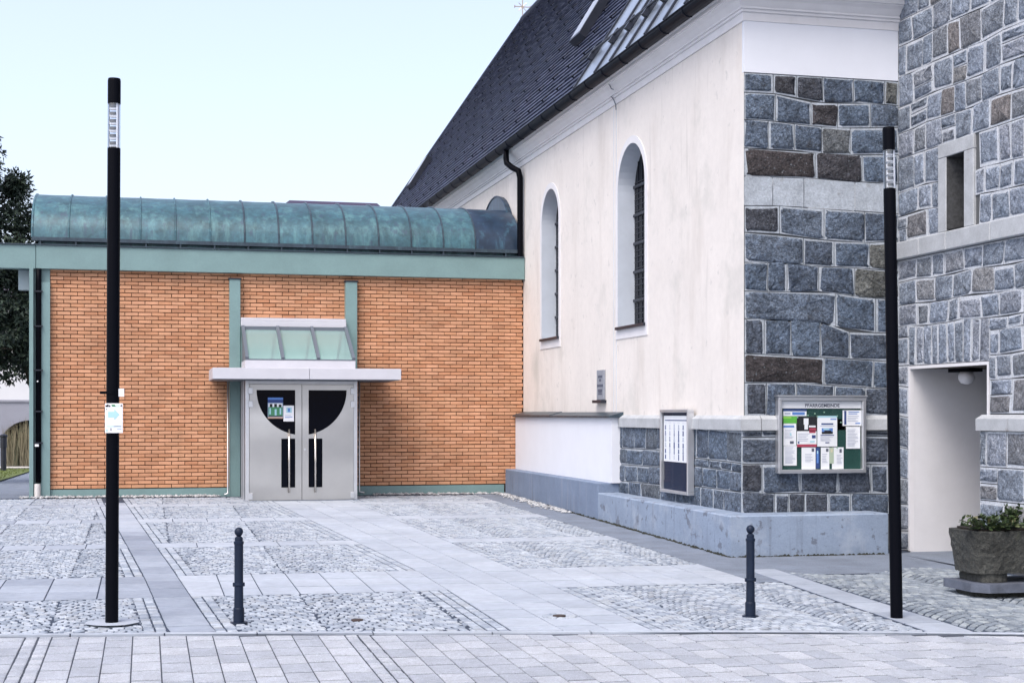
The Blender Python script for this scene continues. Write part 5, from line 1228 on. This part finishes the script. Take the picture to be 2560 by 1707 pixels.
b = MB(); b.box(wx0 + .08, (wx0 + wx1) / 2 - .04, HY - .045, HY - .032, wz0 + .08, wz1 - .08); b.box((wx0 + wx1) / 2 + .04, wx1 - .08, HY - .045, HY - .032, wz0 + .08, wz1 - .08); build('pane', b, m_glassdk, wn)
b = MB(); rz = ez + 2.6; b.quad((-16.4, HY - .5, ez - .1), (3.4, HY - .5, ez - .1), (1, HY + 4.5, rz), (-14, HY + 4.5, rz)); b.quad((-16.4, HY + 9.5, ez - .1), (3.4, HY + 9.5, ez - .1), (1, HY + 4.5, rz), (-14, HY + 4.5, rz)); b.quad((3.4, HY - .5, ez - .1), (3.4, HY + 9.5, ez - .1), (1, HY + 4.5, rz)); b.quad((-16.4, HY - .5, ez - .1), (-16.4, HY + 9.5, ez - .1), (-14, HY + 4.5, rz)); build('roof', b, m_rooffar, bh)
b = MB()
for i in range(900):
    x = R.uniform(ax0 + .25, ax1 - .1); y = HY - R.uniform(.1, .9); z = gz(x, y); h = R.uniform(.5, 2.0) * (1 - .25 * abs(x - axm) / ar); a, a2 = J(.25), J(.2); b.t = R.random(); b.quad((x - .012, y, z), (x + .012, y, z), (x + a * .5 + .01, y + a2 * .5, z + h * .6), (x + a * .5 - .01, y + a2 * .5, z + h * .6)); b.quad((x + a * .5 - .01, y + a2 * .5, z + h * .6), (x + a * .5 + .01, y + a2 * .5, z + h * .6), (x + a, y + a2, z + h))
tag(build('dry_reeds', b, m_dry), 'tall dry reeds filling the arch of the pale house', 'reeds')
x, z = onY(9, 1178, 52); gl = thing('garden_light', 'small dark garden light post on the lawn edge', 'garden light', (x, 52, gz(x, 52)))
b = MB(); b.lathe([(.09, 0), (.09, .75)], 12, (x, 52, gz(x, 52))); build('post', b, m_darkmetal, gl); b = MB(); b.lathe([(.11, .75), (.11, 1.1), (.13, 1.12), (.13, 1.18), (.03, 1.22)], 12, (x, 52, gz(x, 52))); build('head', b, m_darkmetal, gl)
# a distant dark roof showing over the copper barrel
hx0, hz1 = onY(690, 508, 70); hx1, _ = onY(985, 506, 70)
b2_ = thing('distant_house', 'distant house whose dark roof shows just above the copper barrel', 'house', ((hx0 + hx1) / 2, 70, -.4))
b = MB(); b.box(hx0 - 1, hx1 + .5, 70, 78, -1, hz1 - 1.4); build('wall', b, m_bwall, b2_)
b = MB(); zr = onY(800, 503.5, 74)[1]; b.quad((hx0 - 1.5, 69.5, hz1 - 1.5), (hx1 + 1, 69.5, hz1 - 1.5), (hx1 - .2, 74, zr), (hx0 + 1, 74, zr)); b.quad((hx0 - 1.5, 78.5, hz1 - 1.5), (hx1 + 1, 78.5, hz1 - 1.5), (hx1 - .2, 74, zr), (hx0 + 1, 74, zr)); b.quad((hx1 + 1, 69.5, hz1 - 1.5), (hx1 + 1, 78.5, hz1 - 1.5), (hx1 - .2, 74, zr)); b.quad((hx0 - 1.5, 69.5, hz1 - 1.5), (hx0 - 1.5, 78.5, hz1 - 1.5), (hx0 + 1, 74, zr)); build('roof', b, mat('far_violet_roof', (.045, .035, .07), .7), b2_)
# trees at the left edge
def tree(label, cx, cy, z0, zc0, zc1, rad, n, shape, tx=0):
    t = thing('evergreen_tree', label, 'tree', (cx, cy, z0), False, 'dark evergreens behind the annexe')
    b = MB(); b.tube([(tx, 0, -.1), (tx * .95, 0, 1.5), (tx * .3, 0, zc0 - z0 + .6), (0, .05, zc1 - z0 - 1)], [.2, .17, .12, .04], 8)
    for i in range(14):
        z = zc0 - z0 + (zc1 - zc0) * (.05 + .8 * i / 14); a = i * 2.4; l = rad * .8 * shape((z + z0 - zc0) / (zc1 - zc0)); b.tube([(0, 0, z), (math.cos(a) * l * .6, math.sin(a) * l * .6, z + .25), (math.cos(a) * l, math.sin(a) * l, z + .2)], [.06, .035, .012], 5)
    build('trunk', b, m_bark, t)
    b = MB(); clumps = []
    for i in range(n):
        f = R.random(); r = rad * shape(f) * math.sqrt(R.uniform(.15, 1)); a = R.uniform(0, 6.283); clumps.append((r * math.cos(a), r * math.sin(a), zc0 - z0 + (zc1 - zc0) * f, R.uniform(.16, .42)))
    for (x, y, z, r) in clumps:
        for k in range(60):
            d = Vector((R.gauss(0, 1), R.gauss(0, 1), R.gauss(0, .8))).normalized(); p = Vector((x, y, z)) + d * r * R.uniform(.4, 1.05); s = R.uniform(.06, .13)
            e = (d + Vector((J(.8), J(.8), J(.8)))).normalized(); q = e.cross(d + Vector((.01, .02, .3))).normalized(); b.t = R.random()
            b.quad(p - q * s * .35, p + e * s * 1.2 + Vector((0, 0, -.02)), p + q * s * .35)
    build('crown', b, m_leaf, t)
x, z = onY(-88, 900, 40); tree('tall dark evergreen tree cut by the left edge of the photo', x, 40, -.1, 2.9, 9.9, 1.6, 420, lambda f: (1 - f) ** .55 * (.75 + .35 * math.sin(f * 9)) + .05, -.5)
x, z = onY(38, 900, 41); tree('lower bushy evergreen tree beside the annexe copper roof', x, 41, -.1, 2.7, 7.95, 1.0, 260, lambda f: (min(1, (1 - f) * 3.2 + .15)) * (.8 + .25 * math.sin(f * 11)), .85)
for o in bpy.data.objects:
    for k in ('_w', '_o'):
        if k in o: del o[k]
